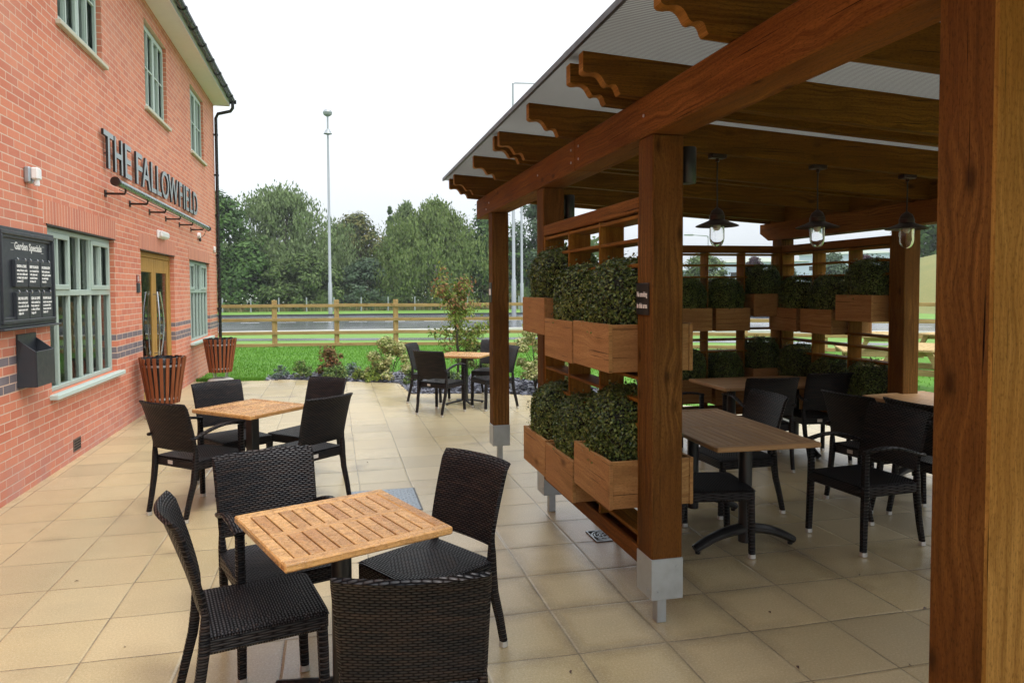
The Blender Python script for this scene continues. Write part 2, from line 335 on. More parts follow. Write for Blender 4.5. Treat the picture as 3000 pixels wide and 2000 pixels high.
# ------------------------------------------------------------------ mesh helpers
def tag(o, label=None, cat=None, group=None, kind=None):
    if label: o['label'] = label
    if cat: o['category'] = cat
    if group: o['group'] = group
    if kind: o['kind'] = kind
    return o
def thing(name, loc, label, cat, group=None, rz=0):
    o = D.objects.new(name, None); COL.objects.link(o); o.empty_display_size = .1
    o.location = loc; o.rotation_euler = (0, 0, rz); return tag(o, label, cat, group)
def root_of(p):
    while p.parent: p = p.parent
    return p
class MB:
    def __init__(s): s.v = []; s.f = []
    def add(s, vs, fs):
        k = len(s.v); s.v += [tuple(x) for x in vs]; s.f += [tuple(i+k for i in q) for q in fs]; return s
    def box(s, x0, x1, y0, y1, z0, z1, c=0):
        if x0 > x1: x0, x1 = x1, x0
        if y0 > y1: y0, y1 = y1, y0
        if z0 > z1: z0, z1 = z1, z0
        if c <= 0:
            vs = [(x, y, z) for x in (x0, x1) for y in (y0, y1) for z in (z0, z1)]
            return s.add(vs, [(0, 1, 3, 2), (4, 6, 7, 5), (0, 4, 5, 1), (2, 3, 7, 6), (0, 2, 6, 4), (1, 5, 7, 3)])
        c = min(c, (x1-x0)*.45, (y1-y0)*.45, (z1-z0)*.45)
        X, Y, Z = (x0, x1), (y0, y1), (z0, z1); vs = []; idx = {}
        for i in (0, 1):
            for j in (0, 1):
                for k in (0, 1):
                    sx, sy, sz = (c if i == 0 else -c), (c if j == 0 else -c), (c if k == 0 else -c)
                    idx[i, j, k, 'x'] = len(vs); vs.append((X[i], Y[j]+sy, Z[k]+sz))
                    idx[i, j, k, 'y'] = len(vs); vs.append((X[i]+sx, Y[j], Z[k]+sz))
                    idx[i, j, k, 'z'] = len(vs); vs.append((X[i]+sx, Y[j]+sy, Z[k]))
        fs = []
        for i in (0, 1):
            q = [idx[i, j, k, 'x'] for j, k in ((0, 0), (1, 0), (1, 1), (0, 1))]; fs.append(q if i else q[::-1])
            q = [idx[j, i, k, 'y'] for j, k in ((0, 0), (0, 1), (1, 1), (1, 0))]; fs.append(q if i else q[::-1])
            q = [idx[j, k, i, 'z'] for j, k in ((0, 0), (1, 0), (1, 1), (0, 1))]; fs.append(q if i else q[::-1])
        for a in (0, 1):
            for b in (0, 1):
                fs.append([idx[a, b, 0, 'x'], idx[a, b, 1, 'x'], idx[a, b, 1, 'y'], idx[a, b, 0, 'y']])
                fs.append([idx[a, 0, b, 'x'], idx[a, 1, b, 'x'], idx[a, 1, b, 'z'], idx[a, 0, b, 'z']])
                fs.append([idx[0, a, b, 'y'], idx[1, a, b, 'y'], idx[1, a, b, 'z'], idx[0, a, b, 'z']])
        for i in (0, 1):
            for j in (0, 1):
                for k in (0, 1): fs.append([idx[i, j, k, t] for t in 'xyz'])
        return s.add(vs, fs)
    def tube(s, pts, rad_, n=10, sq=0, up=None, ry=None):
        """sweep; sq>0 gives a rounded square section; ry second radius"""
        pts = [Vector(p) for p in pts]; m = len(pts)
        if not isinstance(rad_, (list, tuple)): rad_ = [rad_]*m
        if ry is None: ry = rad_
        elif not isinstance(ry, (list, tuple)): ry = [ry]*m
        vs = []; ref = Vector(up) if up else None
        for i, p in enumerate(pts):
            t = (pts[min(i+1, m-1)]-pts[max(i-1, 0)]).normalized()
            if ref is None:
                ref = Vector((1, 0, 0)) if abs(t.x) < .8 else Vector((0, 1, 0))
            a = (ref-t*ref.dot(t)).normalized(); b = t.cross(a)
            if up is None: ref = a
            for k in range(n):
                th = 2*pi*(k+.5)/n; cx, sy = cos(th), sin(th)
                if sq:
                    e = 1/max(abs(cx), abs(sy)); w = 1+(e-1)*sq; cx *= w; sy *= w
                vs.append(p+a*cx*rad_[i]+b*sy*ry[i])
        fs = [(i*n+k, i*n+(k+1) % n, (i+1)*n+(k+1) % n, (i+1)*n+k) for i in range(m-1) for k in range(n)]
        fs += [tuple(range(n))[::-1], tuple(range((m-1)*n, m*n))]
        return s.add(vs, fs)
    def lathe(s, prof, n=24, c=(0, 0)):
        vs = [(c[0]+r*cos(2*pi*k/n), c[1]+r*sin(2*pi*k/n), z) for r, z in prof for k in range(n)]
        fs = [(i*n+k, i*n+(k+1) % n, (i+1)*n+(k+1) % n, (i+1)*n+k) for i in range(len(prof)-1) for k in range(n)]
        if prof[0][0] > 1e-4: fs.append(tuple(range(n))[::-1])
        if prof[-1][0] > 1e-4: fs.append(tuple(range((len(prof)-1)*n, len(prof)*n)))
        return s.add(vs, fs)
    def prism(s, poly, a0, a1, f):
        n = len(poly); vs = [f(p, q, a0) for p, q in poly]+[f(p, q, a1) for p, q in poly]
        return s.add(vs, [tuple(range(n))[::-1], tuple(range(n, 2*n))]+[(i, (i+1) % n, n+(i+1) % n, n+i) for i in range(n)])
    def build(s, name, mat, parent=None, grain=0, smooth=35, local=False, seam=0.0):
        vs = s.v
        if parent is not None and not local:
            L = root_of(parent).location; vs = [(a-L.x, b-L.y, c-L.z) for a, b, c in vs]
        me = D.meshes.new(name); me.from_pydata(vs, [], s.f)
        bm = bmesh.new(); bm.from_mesh(me); bmesh.ops.recalc_face_normals(bm, faces=bm.faces); 
        uv = bm.loops.layers.uv.new("UVMap")
        oth = [i for i in range(3) if i != grain]
        for f in bm.faces:
            nn = [abs(x) for x in f.normal]; ax = nn.index(max(nn))
            for lp in f.loops:
                co = lp.vert.co
                if ax == grain: u_, v_ = co[oth[0]]*.25+7, co[oth[1]]
                else: u_, v_ = co[grain], co[[i for i in oth if i != ax][0]]+ax*.37
                lp[uv].uv = (u_, v_)
        bm.to_mesh(me); bm.free()
        if smooth:
            for p in me.polygons: p.use_smooth = True
            me.set_sharp_from_angle(angle=rad(smooth))
        if mat: me.materials.append(mat)
        o = D.objects.new(name, me); COL.objects.link(o)
        if parent is not None: o.parent = parent
        return o
def build_each(mb, name, mat, parent=None, **k):
    n = len(mb.v); par = list(range(n))
    def fd(a):
        while par[a] != a: par[a] = par[par[a]]; a = par[a]
        return a
    for f in mb.f:
        r0 = fd(f[0])
        for q in f[1:]: par[fd(q)] = r0
    gr = {}
    for f in mb.f: gr.setdefault(fd(f[0]), []).append(f)
    out = []
    for fs in gr.values():
        ids = sorted({i for f in fs for i in f}); mp = {v: i for i, v in enumerate(ids)}; m2 = MB(); m2.v = [mb.v[i] for i in ids]; m2.f = [tuple(mp[i] for i in f) for f in fs]
        out.append(m2.build(name, mat, parent, **k))
    return out
def copy_tree(o, parent=None):
    c = o.copy(); COL.objects.link(c); c.parent = parent
    for ch in list(o.children): copy_tree(ch, c)
    return c
def struct(name, mb, mat, **k):
    return tag(mb.build(name, mat, **k), kind='structure')
def poly_sheet(pts, z):
    mb = MB(); mb.add([(x, y, z) for x, y in pts], [tuple(range(len(pts)))]); return mb
def text_mesh(txt, size, extrude=.0, offset=0.0, align='LEFT', sx=1.0):
    cu = D.curves.new("t", 'FONT'); cu.body = txt; cu.size = size; cu.extrude = extrude; cu.offset = offset; cu.align_x = align; cu.resolution_u = 4
    ob = D.objects.new("t", cu); COL.objects.link(ob); dg = bpy.context.evaluated_depsgraph_get(); dg.update()
    me = D.meshes.new_from_object(ob.evaluated_get(dg)); D.objects.remove(ob)
    vs = [(v.co.x*sx, v.co.y, v.co.z) for v in me.vertices]; fs = [tuple(p.vertices) for p in me.polygons]; D.meshes.remove(me)
    return vs, fs
# wall-plane mapping: text x runs along +Y?  seen from +X, reading left-to-right means increasing Y
def wall_text(mb, txt, y, z, x, size, extrude=.001, offset=0, align='LEFT', sx=1.0, fit=None):
    vs, fs = text_mesh(txt, size, extrude, offset, align, sx)
    if fit:
        a = min(v[0] for v in vs); b = max(v[0] for v in vs); k = (fit[1]-fit[0])/(b-a); vs = [((v[0]-a)*k+fit[0]-y, v[1], v[2]) for v in vs]
    mb.add([(x+v[2], y+v[0], z+v[1]) for v in vs], fs)

# ================================================================== SETTING: ground
def strip(near, far, z):
    n = len(near); mb = MB(); mb.add([(x, y, z) for x, y in near]+[(x, y, z) for x, y in far], [(i, i+1, n+i+1, n+i) for i in range(n-1)]); return mb
struct("ground", poly_sheet([(-600, -600), (900, -600), (900, 900), (-600, 900)], -.06), M['verge'])
PAVE = [(-2.6, -6), (7.2, -6), (7.2, 8.6), (5.2, 9.0), (3.3, 10.55), (2.6, 11.05), (1.2, 11.4), (1.13, 12.76), (-.9, 13.85), (-2.6, 14.15)]
struct("paving", poly_sheet(PAVE, 0), M['paving'])
BED = [(-1.35, 13.7), (-.9, 13.85), (1.13, 12.76), (1.2, 11.4), (2.6, 11.05), (3.3, 10.55), (4.4, 9.6), (4.9, 10.2), (3.9, 12.0), (3.0, 13.3), (1.3, 14.6), (-.3, 15.0), (-1.3, 14.5)]
LAWN = [(-8, 14.0), (-2.6, 14.0), (-1.9, 13.9), (7.2, 6.0), (7.2, -6), (24, -6), (24, 8), (17, 13.2), (14.8, 14.9), (5.85, 20.5), (3.66, 21.2), (1.84, 21.7), (.07, 22.0), (-1.77, 22.15), (-8, 24)]
struct("lawn", poly_sheet(LAWN, -.02), M['lawn'])
struct("flower_bed", poly_sheet(BED, -.008), M['soilbed'])
RN = [(-60, 33.5), (-18, 30.6), (-4.4, 29.9), (1.7, 29.5), (8.3, 28.8), (14, 25.2), (21.3, 21.3), (34, 12), (70, -16)]
RF = [(-60, 52), (-18, 50.5), (-7.3, 49.5), (2.7, 48.3), (14, 46.0), (21.7, 38.4), (28.7, 28.9), (46, 16), (84, -8)]
struct("road", strip(RN, RF, -.045), M['asphalt'])
def off(pl_, dx): return [(x, y+dx) for x, y in pl_]
def kerb(pl_, w, h):
    mb = MB()
    for (a, b), (c, d) in zip(pl_[:-1], pl_[1:]):
        mb.add([(a, b, -.06), (c, d, -.06), (c, d+w, -.06), (a, b+w, -.06), (a, b, h), (c, d, h), (c, d+w, h), (a, b+w, h)], [(0, 1, 5, 4), (4, 5, 6, 7), (3, 7, 6, 2)])
    return mb
struct("kerb", kerb(off(RN, -.35), .35, .06), M['kerb'])
struct("kerb", kerb(RF, .2, .07), M['slate_grey'])
PN = [(-40, 27.5), (-3.9, 25.9), (1.4, 24.6), (6.75, 23.3), (17.2, 17.0), (30, 6)]
struct("path", strip(PN, off(PN, 1.15), -.05), M['asphalt'])
mk = MB()
for k in range(34):
    t = k/34*(len(RN)-1); i = int(t); f = t-i
    def mid(fr): 
        j = min(i, len(RN)-2); f2 = fr
        n_ = Vector(RN[j]).lerp(Vector(RN[j+1]), f2); q_ = Vector(RF[j]).lerp(Vector(RF[j+1]), f2); return n_.lerp(q_, .5)
    a = mid(f); b = mid(min(1, f+.12)); mk.add([(a.x, a.y, -.041), (b.x, b.y, -.041), (b.x, b.y+.16, -.041), (a.x, a.y+.16, -.041)], [(0, 1, 2, 3)])
struct("road_marking", mk, M['ink'])
# meadow mound beyond the road on the right
mb = MB(); NXm, NYm = 40, 30
for i in range(NXm+1):
    for j in range(NYm+1):
        u_, v_ = i/NXm, j/NYm
        x = 34+u_*58; y = 12+v_*60
        h = 6.6*max(0, 1-((x-62)/24)**2)*max(0, 1-((y-42)/26)**2) if abs(x-62) < 24 and abs(y-42) < 26 else 0
        mb.v.append((x, y, -.07+h+.25*h*.2*noise.noise(Vector((x*.2, y*.2, 0)))))
mb.f = [(i*(NYm+1)+j, (i+1)*(NYm+1)+j, (i+1)*(NYm+1)+j+1, i*(NYm+1)+j+1) for i in range(NXm) for j in range(NYm)]
struct("meadow_hill", mb, M['meadow'], smooth=80)

def inpoly(x, y, poly):
    c = False; n = len(poly)
    for i in range(n):
        (x1, y1), (x2, y2) = poly[i], poly[(i+1) % n]
        if (y1 > y) != (y2 > y) and x < (x2-x1)*(y-y1)/(y2-y1)+x1: c = not c
    return c
# grass blades on the lawn in view
mb = MB()
def blade(mb, x, y, h, w=.006, z=-.02):
    a = random.uniform(0, 2*pi); dx, dy = cos(a)*w, sin(a)*w; lx, ly = random.uniform(-.4, .4)*h, random.uniform(-.4, .4)*h
    mb.add([(x-dx, y-dy, z), (x+dx, y+dy, z), (x+lx, y+ly, z+h)], [(0, 1, 2)])
cnt = 0
while cnt < 34000:
    y = random.uniform(13.2, 22) if random.random() < .8 else random.uniform(8, 14); x = random.uniform(-3, 1.9+.30*y)
    if inpoly(x, y, LAWN) and not inpoly(x, y, BED) and not inpoly(x, y, PAVE): blade(mb, x, y, random.uniform(.025, .06), .007); cnt += 1
for k in range(5000):      # ragged edge along the paving
    x = random.uniform(-2.55, -1.3); y = 14.02-.12*(x+2.2)+random.gauss(0, .05); blade(mb, x, y, random.uniform(.03, .09), .006)
for k in range(4000):
    x = random.uniform(5, 14); y = random.uniform(6, 13); 
    if inpoly(x, y, LAWN): blade(mb, x, y, random.uniform(.03, .07), .008)
tag(mb.build("grass", M['blade'], smooth=0), "short bright green grass blades covering the lawn inside the fence", "grass", kind='stuff')
# slate chips
mb = MB(); cnt = 0
while cnt < 2600:
    x, y = random.uniform(-1.4, 4.9), random.uniform(9.6, 15)
    if not inpoly(x, y, BED): continue
    if cnt % 2 and y > 13.4-.5*abs(x): pass
    r = random.uniform(.015, .05); a = random.uniform(0, 2*pi); t = random.uniform(-.6, .6); t2 = random.uniform(-.6, .6); hh = r*.3
    ca, sa = cos(a), sin(a); pts = []
    for (px, py) in ((-1, -.5), (.9, -.7), (1.1, .4), (-.5, .7)):
        qx, qy = px*r*random.uniform(.7, 1.2), py*r*random.uniform(.7, 1.2)
        pts.append((x+qx*ca-qy*sa, y+qx*sa+qy*ca, qx*t+qy*t2+r*.55-.008))
    mb.add(pts+[(p[0], p[1], p[2]-hh) for p in pts], [(0, 1, 2, 3), (4, 7, 6, 5), (0, 4, 5, 1), (1, 5, 6, 2), (2, 6, 7, 3), (3, 7, 4, 0)]); cnt += 1
tag(mb.build("slate_chips", M['slate'], smooth=0), "loose blue grey slate chips mulching the flower bed beside the paving", "slate", kind='stuff')

# ================================================================== BRICK BUILDING
XW = -2.588
bld = thing("brick_building", (XW, 12, 0), "two storey orange brick pub with sage green windows and oak doors", "building")
OPEN = {'W1': (7.28, 9.32, .74, 2.33), 'D': (10.50, 12.59, 0.0, 2.28), 'W2': (13.86, 15.95, .74, 2.28),
        'U0': (3.2, 4.6, 4.34, 5.6), 'U1': (7.70, 9.06, 4.34, 5.60), 'U2': (10.98, 12.34, 4.34, 5.60), 'U3': (14.25, 15.63, 4.34, 5.60)}
Y0, Y1, ZT = -6.0, 16.95, 5.87
ys = sorted({Y0, Y1}|{v for o_ in OPEN.values() for v in o_[:2]}); zs = sorted({-.1, ZT}|{v for o_ in OPEN.values() for v in o_[2:]})
mb = MB()
for a, b in zip(ys[:-1], ys[1:]):
    cz = []
    for c, d in zip(zs[:-1], zs[1:]):
        hole = any(o_[0] <= a+1e-6 and b <= o_[1]+1e-6 and o_[2] <= c+1e-6 and d <= o_[3]+1e-6 for o_ in OPEN.values())
        if c < 0 and d <= 0: hole = False
        if hole: continue
        mb.add([(XW, a, c), (XW, b, c), (XW, b, d), (XW, a, d)], [(0, 1, 2, 3)])
for (a, b, c, d) in OPEN.values():
    xb = XW-.30
    mb.add([(XW, a, c), (XW, b, c), (XW, b, d), (XW, a, d), (xb, a, c), (xb, b, c), (xb, b, d), (xb, a, d)], [(0, 4, 5, 1), (1, 5, 6, 2), (2, 6, 7, 3), (3, 7, 4, 0)])
# end wall and back
mb.add([(XW, Y1, -.1), (XW-9, Y1, -.1), (XW-9, Y1, ZT), (XW, Y1, ZT), (XW, Y0, -.1), (XW-9, Y0, -.1), (XW-9, Y0, ZT), (XW, Y0, ZT)], [(0, 1, 2, 3), (4, 7, 6, 5), (1, 5, 6, 2)])
wall = mb.build("wall", M['brick'], bld, smooth=0)
mb = MB()
for k in ('W1', 'D', 'W2'):
    a, b, c, d = OPEN[k]; mb.box(XW-.0, XW+.004, a-.08, b+.06, d+.0, d+.222)
build_each(mb, "lintel_course", M['soldier'], wall, smooth=0)
mb = MB()
for k in ('W1', 'D', 'W2'):
    a, b, c, d = OPEN[k]; mb.box(XW-.06, XW+.010, a-.02, b+.02, d-.012, d+.0015)
build_each(mb, "lintel_flashing", M['bronze'], wall, smooth=0)
mb = MB()
for k in ('U0', 'U1', 'U2', 'U3'):
    a, b, c, d = OPEN[k]; mb.box(XW-.08, XW+.045, a-.06, b+.06, c-.055, c-.005, .006)
stones = [(k, OPEN[k]) for k in ('U0', 'U1', 'U2', 'U3')]

def window(key, ncol, ztr, casements, sillmat, sillproj, sillh):
    a, b, c, d = OPEN[key]; xo = XW-.055; xi = XW-.125
    f = MB(); fr = .045
    f.box(xi, xo, a+.004, a+fr, c+.003, d-.015, .004); f.box(xi, xo, b-fr, b-.004, c+.003, d-.015, .004)
    f.box(xi, xo, a+fr, b-fr, c+.003, c+fr, .004); f.box(xi, xo, a+fr, b-fr, d-fr-.015, d-.015, .004)
    w = (b-a-2*fr)/ncol
    if ztr: f.box(xi, xo, a+fr, b-fr, ztr-.03, ztr+.03, .004)
    for i in range(1, ncol):
        y = a+fr+w*i; t = .021
        if ztr: f.box(xi, xo-.004, y-t, y+t, c+fr, ztr-.03, .004); f.box(xi, xo-.004, y-t, y+t, ztr+.03, d-fr-.015, .004)
        else: f.box(xi, xo-.004, y-t, y+t, c+fr, d-fr-.015, .004)
    o_ = f.build("window", M['sage'], bld)
    for (i0, i1, zl, zh) in casements:
        cs = MB()
        y0_ = a+fr+w*i0; y1_ = a+fr+w*i1; zl = zl or c+fr; zh = zh or d-fr-.015; e = .052
        cs.box(xo-.02, xo+.014, y0_+.004, y0_+e, zl, zh, .004); cs.box(xo-.02, xo+.014, y1_-e, y1_-.004, zl, zh, .004)
        cs.box(xo-.02, xo+.014, y0_+e, y1_-e, zl, zl+e, .004); cs.box(xo-.02, xo+.014, y0_+e, y1_-e, zh-e, zh, .004)
        if i1-i0 > 1: ym = (y0_+y1_)/2; cs.box(xo-.02, xo+.010, ym-.016, ym+.016, zl+e, zh-e, .003)
        if key[0] == 'U': zm = zl+(zh-zl)*.5; cs.box(xo-.02, xo+.008, y0_+e, y1_-e, zm-.012, zm+.012, .003)
        cs.build("casement", M['sage'], o_)
    g = MB(); g.box(xi+.02, xi+.035, a+fr*.5, b-fr*.5, c+fr*.5, d-fr*.7); g.build("pane", M['glass'], o_, smooth=0)
    sl = MB(); sl.box(XW-.12, XW+sillproj, a-.055 if sillproj > .05 else a-.06, b+.07, c-sillh, c-.002, .006); sl.build("sill", sillmat, o_)
window('W1', 6, 1.69, [(0, 2, 1.72, None), (4, 6, 1.72, None)], M['sill'], .075, .05)
window('W2', 6, 1.69, [(0, 2, 1.72, None), (4, 6, 1.72, None)], M['sill'], .075, .05)
for k in ('U0', 'U1', 'U2', 'U3'): window(k, 4, None, [(0, 2, None, None), (2, 4, None, None)], M['stone'], .05, .05)
# interior dark box behind the glass
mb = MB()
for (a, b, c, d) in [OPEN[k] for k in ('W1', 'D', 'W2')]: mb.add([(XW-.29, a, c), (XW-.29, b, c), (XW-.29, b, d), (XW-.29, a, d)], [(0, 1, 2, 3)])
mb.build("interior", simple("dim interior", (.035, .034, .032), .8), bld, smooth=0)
for k in ('U0', 'U1', 'U2', 'U3'):
    a, b, c, d = OPEN[k]; mb = MB(); n_ = int((b-a)/.09)
    for i in range(n_): mb.add([(XW-.140, a+i*.09, c), (XW-.152, a+i*.09+.085, c), (XW-.152, a+i*.09+.085, d), (XW-.140, a+i*.09, d)], [(0, 1, 2, 3)])
    mb.build("blind", M['white'], bld, smooth=0)
# oak double doors
a, b, c, d = OPEN['D']; xo = XW-.07; xi = XW-.14
df = MB(); df.box(xi, xo, a+.003, a+.07, .0, d-.015, .004); df.box(xi, xo, b-.07, b-.003, 0, d-.015, .004); df.box(xi, xo, a+.07, b-.07, d-.085, d-.015, .004)
dfo = df.build("door_frame", M['oak'], bld, grain=2)
ym = (a+b)/2
for k, (p, q) in enumerate(((a+.073, ym-.002), (ym+.002, b-.073))):
    lf = MB(); xl = xo-.01
    lf.box(xi+.01, xl, p, p+.13, .015, d-.09, .004); lf.box(xi+.01, xl, q-.13, q, .015, d-.09, .004)
    lf.box(xi+.01, xl, p+.13, q-.13, .015, .24, .004); lf.box(xi+.01, xl, p+.13, q-.13, d-.30, d-.09, .004)
    lo = lf.build("door", M['oak'], bld, grain=2)
    g = MB(); g.box(xi+.03, xi+.045, p+.12, q-.12, .2, d-.28); g.build("pane", M['glass'], lo, smooth=0)
    hd = MB(); yb = q-.08 if k == 0 else p+.08; sg = -1 if k == 0 else 1
    pts = [(xl+.06+.035*sin(pi*t/12), yb+sg*.055*sin(pi*t/12), .72+.97*t/12) for t in range(13)]
    hd.tube(pts, .013, 8); hd.tube([(xl-.005, yb, .76), (xl+.065, yb, .76)], .009, 8); hd.tube([(xl-.005, yb, 1.65), (xl+.065, yb, 1.65)], .009, 8)
    hd.build("handle", M['chrome'], lo)
th = MB(); th.box(XW-.3, XW+.02, a, b, -.02, .012); th.build("threshold", M['stone'], bld)
# eaves
XS = -2.235
mb = MB(); mb.box(XW-.05, XS, Y0, Y1-.02, ZT, ZT+.02); mb.build("soffit", M['soffit'], bld, smooth=0)
mb = MB(); mb.box(XS-.02, XS, Y0, Y1, ZT-.012, ZT+.16); mb.box(XW, XS, Y1-.02, Y1, ZT-.012, ZT+.16); fas = mb.build("fascia", M['soffit'], bld, smooth=0)
mb = MB(); n = 10; r = .062; cxg, czg = XS+.068, ZT+.115
sec = [(cxg+r*cos(pi+pi*k/n), czg+r*sin(pi+pi*k/n)) for k in range(n+1)]+[(cxg+(r-.006)*cos(-pi*k/n), czg+(r-.006)*sin(-pi*k/n)) for k in range(n+1)]
mb.prism(sec, Y0, Y1-.02, lambda p, q, a_: (p, a_, q)); gut = mb.build("gutter", M['blackplastic'], bld)
mb = MB(); y = Y0+.3
while y < Y1:
    s2 = [(cxg+(r+.012)*cos(pi+pi*k/n), czg+(r+.012)*sin(pi+pi*k/n)) for k in range(n+1)]+[(cxg+(r-.001)*cos(-pi*k/n), czg+(r-.001)*sin(-pi*k/n)) for k in range(n+1)]
    mb.prism(s2, y-.045, y+.045, lambda p, q, a_: (p, a_, q)); y += .82
mb.box(cxg-r-.01, cxg+r+.014, Y1-.05, Y1-.012, czg-r-.012, czg+.012)
build_each(mb, "gutter_bracket", M['blackplastic'], gut)
mb = MB(); mb.tube([(cxg, Y1-.06, czg-.03), (cxg, Y1-.06, ZT-.06), (cxg-.05, Y1-.055, ZT-.13), (XW+.10, Y1-.05, ZT-.20), (XW+.055, Y1-.05, ZT-.30), (XW+.055, Y1-.05, .02)], .036, 12)
dp = mb.build("downpipe", M['blackplastic'], bld)
mb = MB()
for z in (5.2, 4.3, 3.4, 2.5, 1.3, .6): mb.lathe([(.044, z-.02), (.044, z+.02)], 12, (XW+.055, Y1-.05)); mb.box(XW, XW+.02, Y1-.12, Y1+.0, z-.012, z+.012)
build_each(mb, "pipe_clip", M['blackplastic'], dp)
mb = MB(); mb.add([(XS+.07, Y0, ZT+.13), (XS+.07, Y1+.1, ZT+.13), (XW-4.5, Y1-3.5, ZT+2.6), (XW-4.5, Y0, ZT+2.6), (XW-9.4, Y1+.1, ZT+.13), (XW-9.4, Y0, ZT+.13)], [(0, 1, 2, 3), (2, 4, 5, 3), (1, 4, 2)])
for k in range(int((Y1-Y0)/.27)):
    y = Y0+k*.27; mb.box(XS-.3, XS+.085, y+.006, y+.262, ZT+.125, ZT+.155, .008)
mb.build("roof", M['tile'], bld, smooth=0)

# raised sign letters
sg = thing("pub_sign", (XW, 11.6, 3.1), "THE FALLOW FIELD in raised grey capital letters on the brick wall", "sign")
L_ = [("T", 8.83, 9.20), ("H", 9.24, 9.56), ("E", 9.67, 9.95), ("F", 10.18, 10.48), ("A", 10.47, 10.91), ("L", 10.96, 11.24), ("L", 11.29, 11.56), ("O", 11.58, 12.06), ("W", 12.06, 12.74), ("F", 12.85, 13.08), ("I", 13.20, 13.275), ("E", 13.38, 13.63), ("L", 13.73, 13.98), ("D", 14.07, 14.47)]
for ch, y0_, y1_ in L_:
    mb = MB(); vs_, fs_ = text_mesh(ch, .6, .014, .004)
    zz = [v[1] for v in vs_]; k = .425/(max(zz)-min(zz)); z0_ = min(zz); xx = [v[0] for v in vs_]; a_ = min(xx); kx = (y1_-y0_)/(max(xx)-a_)
    mb.add([(XW+.044+v[2], y0_+(v[0]-a_)*kx, 3.128+(v[1]-z0_)*k) for v in vs_], fs_)
    mb.box(XW, XW+.03, (y0_+y1_)/2-.006, (y0_+y1_)/2+.006, 3.3, 3.312)
    lt = mb.build("letter", M['letter'], sg, smooth=30); lt.data.materials.append(M['black'])
    for p in lt.data.polygons:
        if abs(p.normal.x) < .5: p.material_index = 1  # letter sides set to black: their shading is put into the colour
# long sign light on arms
sl = thing("sign_light", (XW, 11.6, 2.84), "long tubular sign light on six black arms below the raised letters", "light")
mb = MB(); mb.tube([(-2.37, 8.66, 2.93), (-2.37, 14.6, 2.91)], .042, 14); mb.build("light_tube", M['tube'], sl)
mb = MB()
for y in (8.66, 14.6): mb.tube([(-2.37, y-.03, 2.93 if y < 10 else 2.91), (-2.37, y+.03, 2.93 if y < 10 else 2.91)], .052, 16)
build_each(mb, "end_cap", M['bronze'], sl)
for k in range(6):
    y = 9.02+k*1.005; mb = MB(); mb.box(XW, XW+.012, y-.03, y+.03, 2.80, 2.88); mb.tube([(XW, y, 2.84), (-2.375, y, 2.84), (-2.362, y, 2.885)], .014, 8); mb.build("arm", M['bronze'], sl)
mb = MB(); mb.tube([(-2.40, 8.9, 2.872), (-2.40, 10.5, 2.862), (-2.40, 12.4, 2.868), (-2.40, 14.5, 2.855), (-2.45, 14.62, 2.78), (XW+.01, 14.7, 2.70)], .005, 6); mb.build("cable", M['black'], sl)
# wall fittings
t = thing("floodlight", (XW, 6.95, 2.7), "small white sensor floodlight on the brick wall above the menu board", "light")
mb = MB(); mb.box(XW, XW+.05, 6.80, 6.90, 2.64, 2.78, .012); mb.build("housing", M['galv'], t)
mb = MB(); mb.box(XW+.05, XW+.11, 6.81, 6.90, 2.67, 2.775, .012); mb.lathe([(.022, 2.62), (.026, 2.64), (.022, 2.67)], 12, (XW+.08, 6.86)); mb.build("sensor_head", M['white'], t)
t = thing("emergency_light", (XW, 11.66, 2.57), "white bulkhead emergency light above the oak doors", "light")
mb = MB(); mb.box(XW, XW+.035, 11.42, 11.93, 2.50, 2.62, .01); mb.build("base", M['white'], t)
mb = MB(); mb.box(XW+.035, XW+.085, 11.44, 11.91, 2.51, 2.61, .02); mb.build("diffuser", M['white'], t)
t = thing("wall_sensor", (XW, 16.4, 2.66), "tiny white sensor box near the downpipe corner of the wall", "sensor")
mb = MB(); mb.box(XW, XW+.04, 16.52, 16.62, 2.58, 2.68, .008); mb.build("housing", M['white'], t); mb = MB(); mb.lathe([(.0, 2.54), (.02, 2.55), (.022, 2.58)], 10, (XW+.02, 16.57)); mb.build("lens", M['white'], t)
t = thing("round_detector", (XW, 14.95, 2.7), "small white round detector on the wall under the sign light's far end", "sensor")
mb = MB(); mb.tube([(XW, 14.75, 2.78), (XW+.05, 14.75, 2.78)], .06, 14); mb.build("base", M['white'], t); mb = MB(); mb.lathe([(.0, 2.66), (.02, 2.67), (.024, 2.70), (.02, 2.73)], 10, (XW+.04, 14.75)); mb.build("lens", M['black'], t)
t = thing("door_sign", (XW, 10.31, 1.8), "small dark red and grey sign plates stacked beside the oak doors", "sign")
mb = MB(); mb.box(XW, XW+.012, 10.25, 10.37, 1.82, 1.92, .002); mb.build("red_plate", M['red'], t)
mb = MB()
for i in range(8):
    a1, a2 = 2*pi*i/8, 2*pi*(i+1)/8; mb.add([(XW+.0135, 10.31+.026*cos(q), 1.87+.026*sin(q)) for q in (a1, a2)]+[(XW+.0135, 10.31+.035*cos(q), 1.87+.035*sin(q)) for q in (a2, a1)], [(0, 1, 2, 3)])
mb.add([(XW+.0135, 10.29, 1.886), (XW+.0135, 10.296, 1.892), (XW+.0135, 10.33, 1.854), (XW+.0135, 10.324, 1.848)], [(0, 1, 2, 3)]); mb.build("symbol", M['ink'], t, smooth=0)
mb = MB(); mb.box(XW, XW+.022, 10.25, 10.37, 1.68, 1.81, .003); mb.build("grey_plate", M['slate_grey'], t)
t = thing("air_vent", (XW, 7.9, .1), "small terracotta air brick low in the brick wall under the big window", "vent")
mb = MB(); mb.box(XW, XW+.005, 7.78, 7.99, .08, .205); mb.build("plate", M['tile'], t, smooth=0)
mb = MB()
